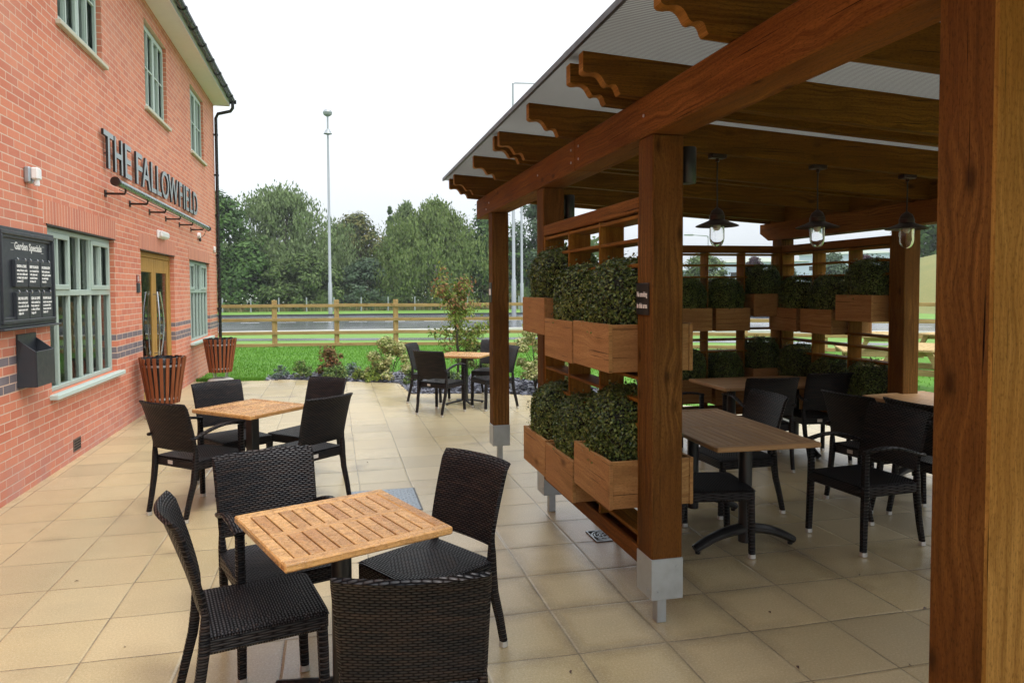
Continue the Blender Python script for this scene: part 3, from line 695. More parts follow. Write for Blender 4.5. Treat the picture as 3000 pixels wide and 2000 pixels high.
for i in range(8):
    for j in range(4): mb.box(XW+.004, XW+.008, 7.80+i*.0235, 7.813+i*.0235, .095+j*.027, .108+j*.027)
mb.build("grille_hole", M['joint'], t, smooth=0)
# menu board
mbd = thing("menu_board", (XW, 6.75, 1.4), "slate grey framed Garden Specials chalkboard on the brick wall", "menu board")
by0, by1, bz0, bz1 = 6.17, 7.30, 1.41, 2.225; x0 = XW+.002
mb = MB(); mb.box(x0, x0+.022, by0+.05, by1-.05, bz0+.05, bz1-.05); mb.build("panel", M['slate_grey'], mbd, smooth=0)
mb = MB()
for (e, h_) in ((0, .045), (.03, .060), (.055, .040)):
    w_ = .032
    mb.box(x0, x0+h_, by0+e, by1-e, bz1-e-w_, bz1-e, .005); mb.box(x0, x0+h_, by0+e, by1-e, bz0+e, bz0+e+w_, .005)
    mb.box(x0, x0+h_, by0+e, by0+e+w_, bz0+e+w_, bz1-e-w_, .005); mb.box(x0, x0+h_, by1-e-w_, by1-e, bz0+e+w_, bz1-e-w_, .005)
mb.box(x0, x0+.085, by0-.02, by1+.02, bz0-.018, bz0-.001, .004)
mb.build("frame", M['slate_grey'], mbd)
mb = MB(); wall_text(mb, "Garden Specials", 6.52, 2.055, x0+.0235, .085, .0006, .0022, fit=(6.52, 7.07))
for (ya, za) in ((6.46, 2.10), (6.45, 2.045), (7.08, 2.10), (7.06, 2.04)): mb.box(x0+.022, x0+.0236, ya, ya+.05, za, za+.003)
mb.build("heading", M['ink'], mbd, smooth=0)
cards = [("ONION & CHIVE", ["crisp fritters with", "our own relish and", "a baby leaf salad", "dressed £5"]), ("BEEF BURGER", ["on a toasted bun", "with slaw and", "smoked cheese", "& fries £9"]), ("MUSHROOM", ["field mushrooms", "with garlic butter", "on sourdough", "toast £6"]),
         ("BBQ PORK & APPLE", ["slow cooked pork", "in a soft roll with", "apple sauce and", "chips £8"]), ("GIN & LIME", ["with crushed ice", "fresh mint and", "a slice of lime", "large £5"]), ("PRAWN SALAD", ["marie rose prawns", "on leaves with", "brown bread and", "butter £7"])]
for i, (tt, ls) in enumerate(cards):
    cxi, row = i % 3, i//3; w_ = .235; ya = 6.455+cxi*.252; zt_ = 1.965-row*.268
    ya += .01*row
    mb = MB(); mb.box(x0+.022, x0+.052, ya, ya+w_, zt_-.225, zt_, .003); cd = mb.build("menu_card", M['slate_grey'], mbd)
    mb = MB(); wall_text(mb, tt, ya+.02, zt_-.062, x0+.0535, .032, .0004, .0012, fit=(ya+.022, ya+w_-.03))
    for j, l_ in enumerate(ls): wall_text(mb, l_, ya+.022, zt_-.094-j*.03, x0+.0535, .026, .0004, .0010, fit=(ya+.022, ya+.022+min(w_-.035, .0115*len(l_))))
    mb.build("card_text", M['ink'], cd, smooth=0)
    mb = MB()
    for yy in (ya+.045, ya+w_-.045):
        mb.tube([(x0+.024, yy, zt_+.010), (x0+.05, yy, zt_+.016), (x0+.058, yy, zt_+.004), (x0+.052, yy, zt_-.008)], .0035, 6)
    build_each(mb, "hook", M['chrome'], cd)
# leaflet box
t = thing("leaflet_box", (XW, 6.8, .9), "dark grey open topped leaflet box fixed to the wall under the menu board", "box")
y0_, y1_ = 6.55, 6.93; mb = MB(); mb.box(XW+.001, XW+.015, y0_, y1_, .90, 1.345, .003); mb.build("back_plate", M['slate_grey'], t)
mb = MB(); X1 = XW+.155
mb.box(X1-.012, X1, y0_, y1_, .90, 1.20, .003)
for yy in (y0_, y1_-.012): mb.prism([(XW+.015, .90), (X1-.012, .90), (X1-.012, 1.20), (XW+.015, 1.30)], yy, yy+.012, lambda p, q, a_: (p, a_, q))
mb.box(XW+.015, X1-.012, y0_+.012, y1_-.012, .90, .914); mb.build("tray", M['slate_grey'], t)

# ================================================================== PERGOLA
XL, XR = 1.52, 4.95; PW = .165
def zt(x): return 2.855-.061*(x-1.2)
pg = thing("pergola", (3.3, 4.3, 0), "stained timber pergola with ribbed clear roof covering the seating area", "pergola")
def post(x, y, ztop, shoe=True, name="post", mat='post'):
    mb = MB(); mb.box(x, x+PW, y, y+PW, .33, ztop, .006); p_ = mb.build(name, M[mat], pg, grain=2)
    mb = MB(); e = .004; mb.box(x-e, x+PW+e, y-e, y+PW+e, .145, .352, .003)
    cx_, cy_ = x+PW/2, y+PW/2; mb.box(cx_-.026, cx_+.026, cy_-.026, cy_+.026, 0, .145, .003)
    s_ = mb.build("metal_shoe", M['galv'], p_)
    mb = MB()
    for (a_, b_) in ((.2, .19), (.8, .31)):
        mb.tube([(x+PW*a_, y-.009, b_), (x+PW*a_, y-e, b_)], .006, 6); mb.tube([(x-.009, y+PW*a_, b_), (x-e, y+PW*a_, b_)], .006, 6)
    build_each(mb, "bolt", M['galv'], p_)
    return p_
YL = [-.45, 1.36, 3.175, 5.005, 6.72]
for y in YL:
    p_ = post(XL, y, 2.448)
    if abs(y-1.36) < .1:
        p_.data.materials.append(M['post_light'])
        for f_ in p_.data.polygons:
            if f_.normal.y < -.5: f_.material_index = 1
for y in (-.45, 1.44, 3.3, 5.28, 7.05): post(XR, y, 2.238)
post(3.42, 7.05, 2.50)
mb = MB(); mb.box(XL-.012, XL+PW+.012, -.8, 4.27, 2.45, 2.648, .006); b1 = mb.build("beam", M['beam'], pg, grain=1)
mb = MB(); mb.box(XL-.012, XL+PW+.012, 4.272, 7.42, 2.45, 2.648, .006); mb.build("beam", M['beam'], pg, grain=1)
mb = MB()
for y, z in ((4.2, 2.51), (4.2, 2.59), (4.34, 2.51), (4.34, 2.59), (6.8, 2.55), (5.1, 2.55), (3.25, 2.55), (6.93, 2.5)): mb.tube([(XL-.016, y, z), (XL-.010, y, z)], .008, 8)
build_each(mb, "bolt", M['galv'], b1)
mb = MB(); mb.prism([(-.8, 2.24), (7.28, 2.24), (7.44, 2.33), (7.44, 2.435), (-.8, 2.435)], XR-.012, XR+PW+.012, lambda p, q, a_: (a_, p, q)); mb.build("beam", M['beam'], pg, grain=1)
mb = MB(); mb.box(XR+.02, XR+.045, -.8, 7.40, 2.437, 2.605); mb.build("closing_board", M['rafter'], pg, grain=1, smooth=0)
# rafters with scalloped tails, the sawn ends left paler
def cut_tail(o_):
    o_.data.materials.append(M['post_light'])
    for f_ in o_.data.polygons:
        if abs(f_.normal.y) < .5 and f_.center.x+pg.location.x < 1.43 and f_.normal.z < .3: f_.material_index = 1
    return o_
def rafter(y, t=.062):
    H_ = .186; x0_, x1_ = 1.2, 5.34
    def tail(xe, s_):
        pts = [(xe, 0), (xe, -.095)]
        def arc(ax, az, bx, bz, bulge, n=6):
            out = []
            for i in range(1, n+1):
                u_ = i/n; px, pz = ax+(bx-ax)*u_, az+(bz-az)*u_; dx, dz = bx-ax, bz-az; L = math.hypot(dx, dz); k = sin(pi*u_)*bulge
                out.append((px+s_*dz/L*k*s_, pz-dx/L*k*s_*1.0)) 
            return out
        seq = [(xe+s_*.030, -.104, .004), (xe+s_*.112, -.138, -.022), (xe+s_*.132, -.150, .003), (xe+s_*.188, -.176, -.022), (xe+s_*.196, -.186, .0)]
        c = (xe, -.095)
        for (bx, bz, bg_) in seq: pts += arc(c[0], c[1], bx, bz, bg_); c = (bx, bz)
        return pts
    left = tail(x0_, 1); right = tail(x1_, -1)
    poly = [(px, zt(px)+pz) for px, pz in left]+[(px, zt(px)+pz) for px, pz in reversed(right)]
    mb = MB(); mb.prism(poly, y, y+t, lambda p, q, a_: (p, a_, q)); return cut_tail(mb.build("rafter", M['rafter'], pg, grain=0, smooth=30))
for y in (-.75, -.1, .7, 1.33, 1.52, 2.44, 3.275, 3.466, 4.246, 5.049, 5.21, 6.003, 7.017, 7.30): rafter(y)
mb = MB()
xs_ = (1.16, 5.38)
mb.add([(xs_[0], -.85, zt(xs_[0])+.003), (xs_[1], -.85, zt(xs_[1])+.003), (xs_[1], 7.46, zt(xs_[1])+.003), (xs_[0], 7.46, zt(xs_[0])+.003)]+[(xs_[0], -.85, zt(xs_[0])+.019), (xs_[1], -.85, zt(xs_[1])+.019), (xs_[1], 7.46, zt(xs_[1])+.019), (xs_[0], 7.46, zt(xs_[0])+.019)], [(0, 1, 2, 3), (4, 5, 6, 7)])
rs = mb.build("roof_sheet", M['roofsheet'], pg, smooth=0)
mb = MB(); mb.box(1.148, 1.166, -.86, 7.47, zt(1.16)-.004, zt(1.16)+.026); mb.box(5.374, 5.392, -.86, 7.47, zt(5.38)-.004, zt(5.38)+.026); build_each(mb, "edge_trim", M['slate_grey'], rs, smooth=0)
mb = MB()
for y in (1.40, 3.37, 5.13): 
    mb.prism([(1.15, zt(1.15)+.019), (5.38, zt(5.38)+.019), (5.38, zt(5.38)+.030), (1.15, zt(1.15)+.030)], y, y+.06, lambda p, q, a_: (p, a_, q))
build_each(mb, "glazing_bar", M['galv'], rs, smooth=0)

# trellis screens: P along the run (a0..a1), depth PW from d0
def screen(a0, a1, d0, axis, ncol=3):
    """axis 'y': runs along Y at x=d0..d0+PW ; axis 'x': runs along X at y=d0..d0+PW"""
    def bx(mb, p0, p1, q0, q1, z0, z1, c=.003):
        if axis == 'y': mb.box(q0, q1, p0, p1, z0, z1, c)
        else: mb.box(p0, p1, q0, q1, z0, z1, c)
    gr = 1 if axis == 'y' else 0
    mb = MB(); bx(mb, a0, a1, d0+.001, d0+PW-.001, 2.088, 2.165, .005); m2 = MB(); bx(m2, a0, a1, d0+.001, d0+.030, .27, .36, .005); bx(m2, a0, a1, d0+PW-.03, d0+PW-.001, .27, .36, .005); bx(m2, a0, a1, d0+.029, d0+PW-.029, .275, .295, 0)
    rl = mb.build("trellis", M['beam'], pg, grain=gr); m2.build("trough", M['beam'], rl, grain=gr)
    mb = MB(); w_ = (a1-a0)/ncol
    for i in range(ncol+1):
        p = a0+w_*i; p = min(max(p, a0+.010), a1-.010); bx(mb, p-.010, p+.010, d0+.006, d0+PW-.006, .362, 2.086)
    build_each(mb, "upright", M['trellis'], rl, grain=2)
    mb = MB()
    for i in range(ncol):
        p0, p1 = a0+w_*i+.011, a0+w_*(i+1)-.011
        if i == 0: p0 += .010
        if i == ncol-1: p1 -= .010
        for z in (2.066, 1.945, 1.815, 1.232, 1.115, .985, .42): bx(mb, p0, p1, d0+.008, d0+PW-.008, z-.009, z+.011)
    build_each(mb, "shelf", M['trellis'], rl, grain=gr)
screen(YL[2]+PW, YL[3], XL, 'y')
screen(3.42+PW, XR, 7.05, 'x')
screen(5.28+PW, 7.05, XR, 'y')

# hedges in planter boxes
def bush_mesh(seed, n=12500):
    rnd = random.Random(seed); mb = MB(); a, b, c = .228, .244, .226
    def surf(u_, v_, w_):
        # superellipsoid direction -> rounded cube
        d = Vector((u_, v_, w_)).normalized(); e = 2.9
        s_ = (abs(d.x/a)**e+abs(d.y/b)**e+abs(d.z/c)**e)**(-1/e)
        return d*s_*(1+.07*noise.noise(d*3+Vector((seed*9.1, 0, 0)))), d
    for k in range(n):
        g_ = [rnd.gauss(0, 1) for _ in range(3)]
        p, d = surf(g_[0]*a, g_[1]*b, g_[2]*c)
        p = p*(1-abs(rnd.gauss(0, .05))+.02)
        if rnd.random() < .05: p += d*rnd.uniform(0, .04)
        nrm = (d+Vector([rnd.uniform(-.9, .9) for _ in range(3)])).normalized()
        t1 = nrm.orthogonal().normalized(); t1 = Matrix.Rotation(rnd.uniform(0, 6.28), 3, nrm) @ t1; t2 = nrm.cross(t1)
        L = rnd.uniform(.0065, .0120); Wd = L*.66
        mb.add([p-t1*L, p+t2*Wd+nrm*.002, p+t1*L, p-t2*Wd+nrm*.002], [(0, 1, 2, 3)])
    return mb
bushes = []
for s_ in range(3): 
    ob = bush_mesh(s_).build("t", M['box_leaf'], smooth=0); bushes.append(ob.data); D.objects.remove(ob)
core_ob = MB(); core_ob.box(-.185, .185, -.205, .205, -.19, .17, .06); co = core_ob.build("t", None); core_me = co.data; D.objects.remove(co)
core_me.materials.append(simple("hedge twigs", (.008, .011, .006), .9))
def box_mesh(LX, LY, H_):
    mb = MB(); t = .022
    mb.box(-LX/2, LX/2, -LY/2, -LY/2+t, -H_, 0, .002); mb.box(-LX/2, LX/2, LY/2-t, LY/2, -H_, 0, .002)
    a = MB(); a.box(-LX/2-t, -LX/2, -LY/2-.004, LY/2+.004, -H_-.002, .002, .002); a.box(LX/2, LX/2+t, -LY/2-.004, LY/2+.004, -H_-.002, .002, .002)
    b = MB(); b.box(-LX/2, LX/2, -LY/2+t, LY/2-t, -H_+.004, -.05)
    return mb, a, b
meshes = {}
def planter(x, y, z, rot, label, ly=.535, hb=.245, sc=(1, 1, 1), lx=.43):
    t = thing("planter", (x, y, z), label, "planter", "clipped box hedges in timber planter boxes on the trellis screens", rot)
    key = (ly, hb, lx)
    if key not in meshes:
        A, B, Cc = box_mesh(lx, ly, hb); r_ = []
        for mm, gr, mt in ((A, 0, M['box']), (B, 1, M['box']), (Cc, 0, M['soil'])):
            ls_ = build_each(mm, "t", mt, grain=gr); r_.append([o_.data for o_ in ls_]); [D.objects.remove(o_) for o_ in ls_]
        meshes[key] = r_
    for nm, me in [(a_, m_) for a_, ms_ in zip(("side_board", "end_board", "soil"), meshes[key]) for m_ in ms_]:
        o_ = D.objects.new(nm, me); COL.objects.link(o_); o_.parent = t
    k = random.randrange(3); o_ = D.objects.new("hedge", bushes[k]); COL.objects.link(o_); o_.parent = t; o_.location = (0, 0, .10); o_.scale = sc
    o_.rotation_euler = (0, 0, random.choice((0, pi)))
    c_ = D.objects.new("twigs", core_me); COL.objects.link(c_); c_.parent = o_
    return t
xc = XL+PW/2
LS = [(3.63, 1.512, "nearest upper"), (4.20, 1.503, "middle upper"), (4.755, 1.637, "farthest and topmost upper"), (3.62, .805, "nearest lower"), (4.19, .672, "middle lower"), (4.745, .682, "farthest lower")]
for y, z, w_ in LS: planter(xc, y, z, 0, "%s planter of the left trellis screen beside the open patio" % w_, sc=(1.0, 1.0, 1.08))
yb = 7.05+PW/2
BS = [(3.80, 1.475, "left upper"), (4.26, 1.472, "middle upper"), (4.72, 1.625, "right upper"), (3.80, .70, "left lower"), (4.26, .66, "middle lower"), (4.72, .80, "right lower")]
for x, z, w_ in BS: planter(x, yb, z, pi/2, "%s planter of the back trellis screen facing the camera" % w_, ly=.405, sc=(1.0, .82, 1.0))
xc2 = XR+PW/2
RS = [(6.80, 1.470, "farthest upper"), (6.26, 1.470, "middle upper"), (5.73, 1.620, "nearest upper"), (6.80, .72, "farthest lower"), (6.26, .62, "middle lower"), (5.73, .64, "nearest lower")]
for y, z, w_ in RS: planter(xc2, y, z, 0, "%s planter of the right trellis screen near the picnic tables" % w_, ly=.465, sc=(1.0, .90, 1.08))

# no smoking plaque on the post
t = thing("no_smoking_sign", (XL, 3.26, 1.6), "small black No smoking sign in white script on the middle pergola post", "sign")
mb = MB(); mb.box(XL-.008, XL-.001, 3.205, 3.345, 1.565, 1.725, .002); mb.build("plate", M['black'], t)
mb = MB()
# seen from -X the reading direction is decreasing Y
for tx, zz in (("No smoking", 1.657), ("in this area", 1.600)):
    vs_, fs_ = text_mesh(tx, .030, .0004, .0008); a_ = min(v[0] for v in vs_); b_ = max(v[0] for v in vs_); k = .118/(b_-a_)
    mb.add([(XL-.0088-v[2], 3.335-(v[0]-a_)*k, zz+v[1]*1.2) for v in vs_], fs_)
mb.build("lettering", M['ink'], t, smooth=0)
t = thing("post_notice", (XL, 6.8, 1.6), "small black and white notice on the farthest pergola post", "sign")
mb = MB(); mb.box(XL-.008, XL-.001, 6.74, 6.86, 1.57, 1.76, .002); mb.build("plate", M['black'], t)
mb = MB(); mb.box(XL-.0095, XL-.008, 6.755, 6.845, 1.64, 1.70); mb.build("panel", M['white'], t, smooth=0)

# cylindrical fittings on the posts
def spot(x, y, label):
    t = thing("post_speaker", (x, y, 2.3), label, "speaker", "black cylindrical speakers on the pergola posts")
    mb = MB(); mb.lathe([(.040, 2.225), (.043, 2.23), (.043, 2.40), (.040, 2.405)], 20, (x+.065, y)); mb.build("body", M['black'], t)
    mb = MB(); mb.box(x, x+.028, y-.03, y+.03, 2.25, 2.37, .004); mb.box(x+.02, x+.04, y-.012, y+.012, 2.29, 2.33); mb.build("bracket", M['black'], t)
spot(XL+PW, 3.26, "black cylindrical speaker on the middle post above the nearest hanging lamp")
spot(XL+PW, 5.09, "black cylindrical speaker on the post behind the left trellis screen")

# hanging lamps
def lamp(x, y, ztop, zb, label):
    t = thing("pendant_lamp", (x, y, ztop), label, "lamp", "bronze pendant lamps hanging from a pergola rafter")
    mb = MB(); mb.box(x-.055, x+.055, y-.03, y+.03, ztop-.028, ztop, .004); mb.tube([(x, y, ztop-.028), (x, y, ztop-.05)], .012, 8); mb.build("ceiling_plate", M['bronze'], t)
    zs_ = zb+.20
    mb = MB(); k = random.uniform(-.004, .004); mb.tube([(x, y, ztop-.045), (x+k, y, (ztop+zs_)/2+.05), (x-k, y, zs_+.05)], .0045, 6); mb.build("cable", M['black'], t)
    mb = MB(); mb.lathe([(.006, zs_+.065), (.018, zs_+.055), (.034, zs_+.044), (.045, zs_+.022), (.046, zs_+.012), (.050, zs_+.010), (.050, zs_-.018), (.058, zs_-.024), (.137, zs_-.056), (.141, zs_-.062), (.136, zs_-.064), (.055, zs_-.036), (.04, zs_-.034)], 32, (x, y))
    mb.build("shade", M['bronze'], t)
    mb = MB(); mb.lathe([(.046, zs_-.038), (.048, zs_-.06), (.048, zb+.055), (.044, zb+.035), (.034, zb+.014), (.018, zb+.003), (.0001, zb), (.0001, zb+.003), (.017, zb+.006), (.032, zb+.017), (.041, zb+.036), (.045, zb+.056), (.045, zs_-.04)], 28, (x, y))
    mb.build("glass_jar", M['clear'], t)
    mb = MB(); mb.lathe([(.018, zs_-.034), (.018, zs_-.048), (.024, zs_-.062), (.024, zs_-.074), (.014, zs_-.088), (.0001, zs_-.092)], 16, (x, y)); mb.build("bulb", M['bulb'], t)
for x, w_ in ((2.515, "left bronze pendant lamp, the one nearest the middle post"), (3.285, "centre bronze pendant lamp of the three under the pergola"), (4.02, "right bronze pendant lamp, hanging before the far right post")):
    lamp(x, 4.277, zt(x)-.186, 1.972, w_)

# ================================================================== TABLES
def tabletop(w, l, mat, parent, halves=2, nsl=10, axis=0):
    """frame with slats; slats run along y, arranged along x, in `halves` rows"""
    z1, z0 = .74, .708; fr = .052; g_ = .0055
    mb = MB()
    mb.box(-w/2, w/2, -l/2, -l/2+fr, z0, z1, .006); mb.box(-w/2, w/2, l/2-fr, l/2, z0, z1, .006)
    mb.box(-w/2, -w/2+fr, -l/2+fr+.001, l/2-fr-.001, z0, z1-.001, .005); mb.box(w/2-fr, w/2, -l/2+fr+.001, l/2-fr-.001, z0, z1-.001, .005)
    hl = (l-2*fr)/halves
    for k in range(1, halves): mb.box(-w/2+fr, w/2-fr, -l/2+fr+hl*k-.02, -l/2+fr+hl*k+.02, z0, z1-.001, .003)
    top = mb.build("tabletop", mat, parent, grain=0, local=True)
    mb = MB()
    for k in range(halves):
        a = -l/2+fr+hl*k+(.022 if k else g_); b = -l/2+fr+hl*(k+1)-(.022 if k < halves-1 else g_); sw = (w-2*fr)/nsl
        for i in range(nsl):
            mb.box(-w/2+fr+sw*i+g_/2, -w/2+fr+sw*(i+1)-g_/2, a, b, z0+.004, z1-.002, .002)
    mb.build("slats", mat, top, grain=1, local=True)
    mb = MB(); mb.box(-w/2+.03, w/2-.03, -l/2+.03, l/2-.03, z0-.003, z0+.002); mb.build("underside", M['joint'], top, smooth=0, local=True)
    return top
def pedestal(parent, cx_=0, cy_=0, rot=0, arched=False, square=False):
    mb = MB()
    if square: mb.box(cx_-.04, cx_+.04, cy_-.04, cy_+.04, .05, .70, .006)
    else: mb.lathe([(.042, .05), (.042, .70)], 20, (cx_, cy_))
    mb.box(cx_-.13, cx_+.13, cy_-.13, cy_+.13, .694, .706); mb.build("column", M['black'], parent, local=True)
    mb = MB()
    for k in range(2 if arched else 4):
        a = rot+(pi*k if arched else pi/4+pi/2*k); L = .36 if arched else .30
        pts = []; r1 = []; r2 = []
        for i in range(9):
            u_ = i/8; r = u_*L
            h = (.105*(1-u_**2.0)+.030) if arched else (.065-.045*u_)
            pts.append((cx_+cos(a)*r, cy_+sin(a)*r, h)); r1.append(.044-.010*u_ if arched else .024-.006*u_); r2.append(.036-.010*u_ if arched else .014)
        mb.tube(pts, r1, 10, up=(-sin(a), cos(a), 0), ry=r2)
        mb.lathe([(.016, 0), (.018, .012), (.014, .018)], 10, (cx_+cos(a)*(L-.02), cy_+sin(a)*(L-.02)))
    mb.build("foot", M['black'], parent, local=True)
def table(name, x, y, th, w, l, mat, label, halves, nsl, peds, group="outdoor cafe tables"):
    t = thing(name, (x, y, 0), label, "table", group, rad(th)); tabletop(w, l, mat, t, halves, nsl)
    for p_ in peds: pedestal(t, *p_[:2], rot=p_[2], arched=p_[3], square=p_[4])
    return t
table("cafe_table", .014, 2.955, 22, .69, .665, M['teak_wet'], "nearest square teak table, rain wet, with black wicker chairs around it", 2, 10, [(0, 0, 0, False, False)])
table("cafe_table", -.675, 6.07, -42, .68, .64, M['teak_wet'], "wet teak table in the middle of the patio near the slatted bins", 2, 10, [(0, 0, 0, False, True)])
table("cafe_table", 1.875, 10.2, -33, .70, .66, M['teak_wet'], "far wet teak table beside the flower bed and young tree", 2, 10, [(0, 0, 0, False, True)])
table("cafe_table", 2.60, 4.40, -1.8, .70, 1.28, M['teak_dry'], "long dry teak table just behind the middle post under the pergola", 2, 10, [(.0, -.36, .05, True, False), (0, .36, .05, True, False)])
table("cafe_table", 4.277, 6.36, 88.6, .74, 1.28, M['teak_dry'], "long dry teak table at the back of the pergola before the back screen", 2, 10, [(0, -.36, .05, True, False), (0, .36, .05, True, False)])
table("cafe_table", 4.98, 4.74, 6, .72, 1.24, M['teak_dry'], "long dry teak table right of the pergola chairs, half hidden by the big post", 2, 10, [(0, -.36, .05, True, False), (0, .36, .05, True, False)])

# ================================================================== CHAIRS
G = dict(wF=.198, wR=.205, yF=.225, yR=-.298, sz=.447, by=-.328, bz=.873, wB=.226)
def chair_proto(arm):
    root = thing("armchair" if arm else "wicker_chair", (0, -30, 0), "x", "chair")
    hw = .243 if arm else .226; wF = .235 if arm else .200
    # seat
    mb = MB(); nx_, ny_ = 10, 10
    def prof(u_, v_):
        x = u_*hw; y = -.215+(v_+1)/2*.45
        z = .447-.010*(1-u_*u_)*(1-v_*v_)-.006*max(0, v_)**6-.008*abs(u_)**10
        return (x, y, z)
    top = [prof(-1+2*i/nx_, -1+2*j/ny_) for i in range(nx_+1) for j in range(ny_+1)]
    mb.add(top, [(i*(ny_+1)+j, (i+1)*(ny_+1)+j, (i+1)*(ny_+1)+j+1, i*(ny_+1)+j+1) for i in range(nx_) for j in range(ny_)])
    mb.build("seat", M['weave_seat'], root, grain=0, local=True, smooth=60)
    mb = MB(); mb.box(-hw+.002, hw-.002, -.213, .233, .368, .4415, .012); mb.build("seat_rail", M['weave'], root, grain=0, local=True)
    ob = root.children[-1]
    # backrest: curved panel
    def bp(u_, v_, off_):
        z = .515+v_*(G['bz']-.515)
        yc = -.235-.095*(v_**1.25)
        bow = -.040*(1-u_*u_)*(.4+.6*v_)
        w = hw-.012+.010*v_
        return Vector((u_*w, yc+bow+.020+off_+ (0 if v_ < .93 else -.012*((v_-.93)/.07)), z))
    mb = MB(); nu, nv = 14, 12; th_ = .026
    fr_ = [bp(-1+2*i/nu, j/nv, th_/2) for i in range(nu+1) for j in range(nv+1)]; bk = [bp(-1+2*i/nu, j/nv, -th_/2) for i in range(nu+1) for j in range(nv+1)]
    N = len(fr_); q = lambda i, j: i*(nv+1)+j
    fs = [(q(i, j), q(i+1, j), q(i+1, j+1), q(i, j+1)) for i in range(nu) for j in range(nv)]+[(N+q(i, j), N+q(i, j+1), N+q(i+1, j+1), N+q(i+1, j)) for i in range(nu) for j in range(nv)]
    # rounded rim
    rim = []
    def midp(i, j, d_): return (fr_[q(i, j)]+bk[q(i, j)])/2+d_
    vs_ = fr_+bk; edge = [(i, 0) for i in range(nu+1)]+[(nu, j) for j in range(1, nv+1)]+[(i, nv) for i in range(nu-1, -1, -1)]+[(0, j) for j in range(nv-1, 0, -1)]
    for (i, j) in edge:
        d_ = Vector((0, 0, 0))
        if i == 0: d_ += Vector((-1, 0, 0))
        if i == nu: d_ += Vector((1, 0, 0))
        if j == 0: d_ += Vector((0, 0, -1))
        if j == nv: d_ += Vector((0, 0, 1))
        vs_.append(midp(i, j, d_.normalized()*.011))
    n_ = len(edge)
    for k in range(n_):
        a_, b_ = edge[k], edge[(k+1) % n_]; ma, mb_ = 2*N+k, 2*N+(k+1) % n_
        fs.append((q(*a_), q(*b_), mb_, ma)); fs.append((ma, mb_, N+q(*b_), N+q(*a_)))
    mb.add(vs_, fs); bkr = mb.build("backrest", M['weave'], root, grain=0, local=True, smooth=50)
    # rear legs continuing up as back uprights
    for s_ in (-1, 1):
        x = s_*(hw-.018); mb = MB()
        pts = [(s_*G['wR'], G['yR'], .028), (s_*(G['wR']+.004), -.268, .15), (s_*(hw-.022), -.236, .28), (s_*(hw-.02), -.222, .38), (s_*(hw-.016), -.218, .46), (s_*(hw-.014), -.216, .52), (s_*(hw-.014), -.222, .56)]
        mb.tube(pts, [.017, .0185, .0205, .0215, .019, .014, .010], 10, sq=.55, up=(1, 0, 0)); lg = mb.build("leg", M['weave_leg'], root, grain=0, local=True)
        mb = MB(); mb.tube([(s_*G['wR'], G['yR'], .004), (s_*G['wR'], G['yR'], .030)], .019, 10, sq=.5, up=(1, 0, 0)); mb.build("foot_cap", M['cap'], lg, local=True)
        # front leg
        mb = MB(); zt_ = .66 if arm else .40; xf = s_*(hw-.022 if not arm else hw-.012)
        mb.tube([(s_*wF, G['yF']-.005, .028), (xf, .212, .30), (xf, .208, .40)]+([(xf, .208, .52), (xf, .205, .645)] if arm else []), [.019, .021, .0215]+([.0205, .020] if arm else []), 10, sq=.6, up=(1, 0, 0))
        lg = mb.build("leg", M['weave_leg'], root, grain=0, local=True)
        mb = MB(); mb.tube([(s_*wF, G['yF']-.005, .004), (s_*wF, G['yF']-.005, .030)], .0205, 10, sq=.5, up=(1, 0, 0)); mb.build("foot_cap", M['cap'], lg, local=True)
        if arm:
            mb = MB(); pts = []; rx_ = []
            for i in range(9):
                u_ = i/8; pts.append((s_*(hw-.010+.012*sin(pi*u_)), .222-.49*u_, .655+.030*sin(pi*min(1, u_*1.15))-.045*u_**2)); rx_.append(.024-.006*u_)
            mb.tube(pts, rx_, 10, sq=.35, up=(1, 0, 0), ry=.0115); mb.build("armrest", M['weave_leg'], root, grain=1, local=True)
    mb = MB(); mb.box(-.085, -.035, -.2165, -.2125, .392, .420); mb.build("care_tag", simple("care tag", (.55, .52, .48), .5), root, smooth=0, local=True)
    return root
P_side, P_arm = chair_proto(False), chair_proto(True)
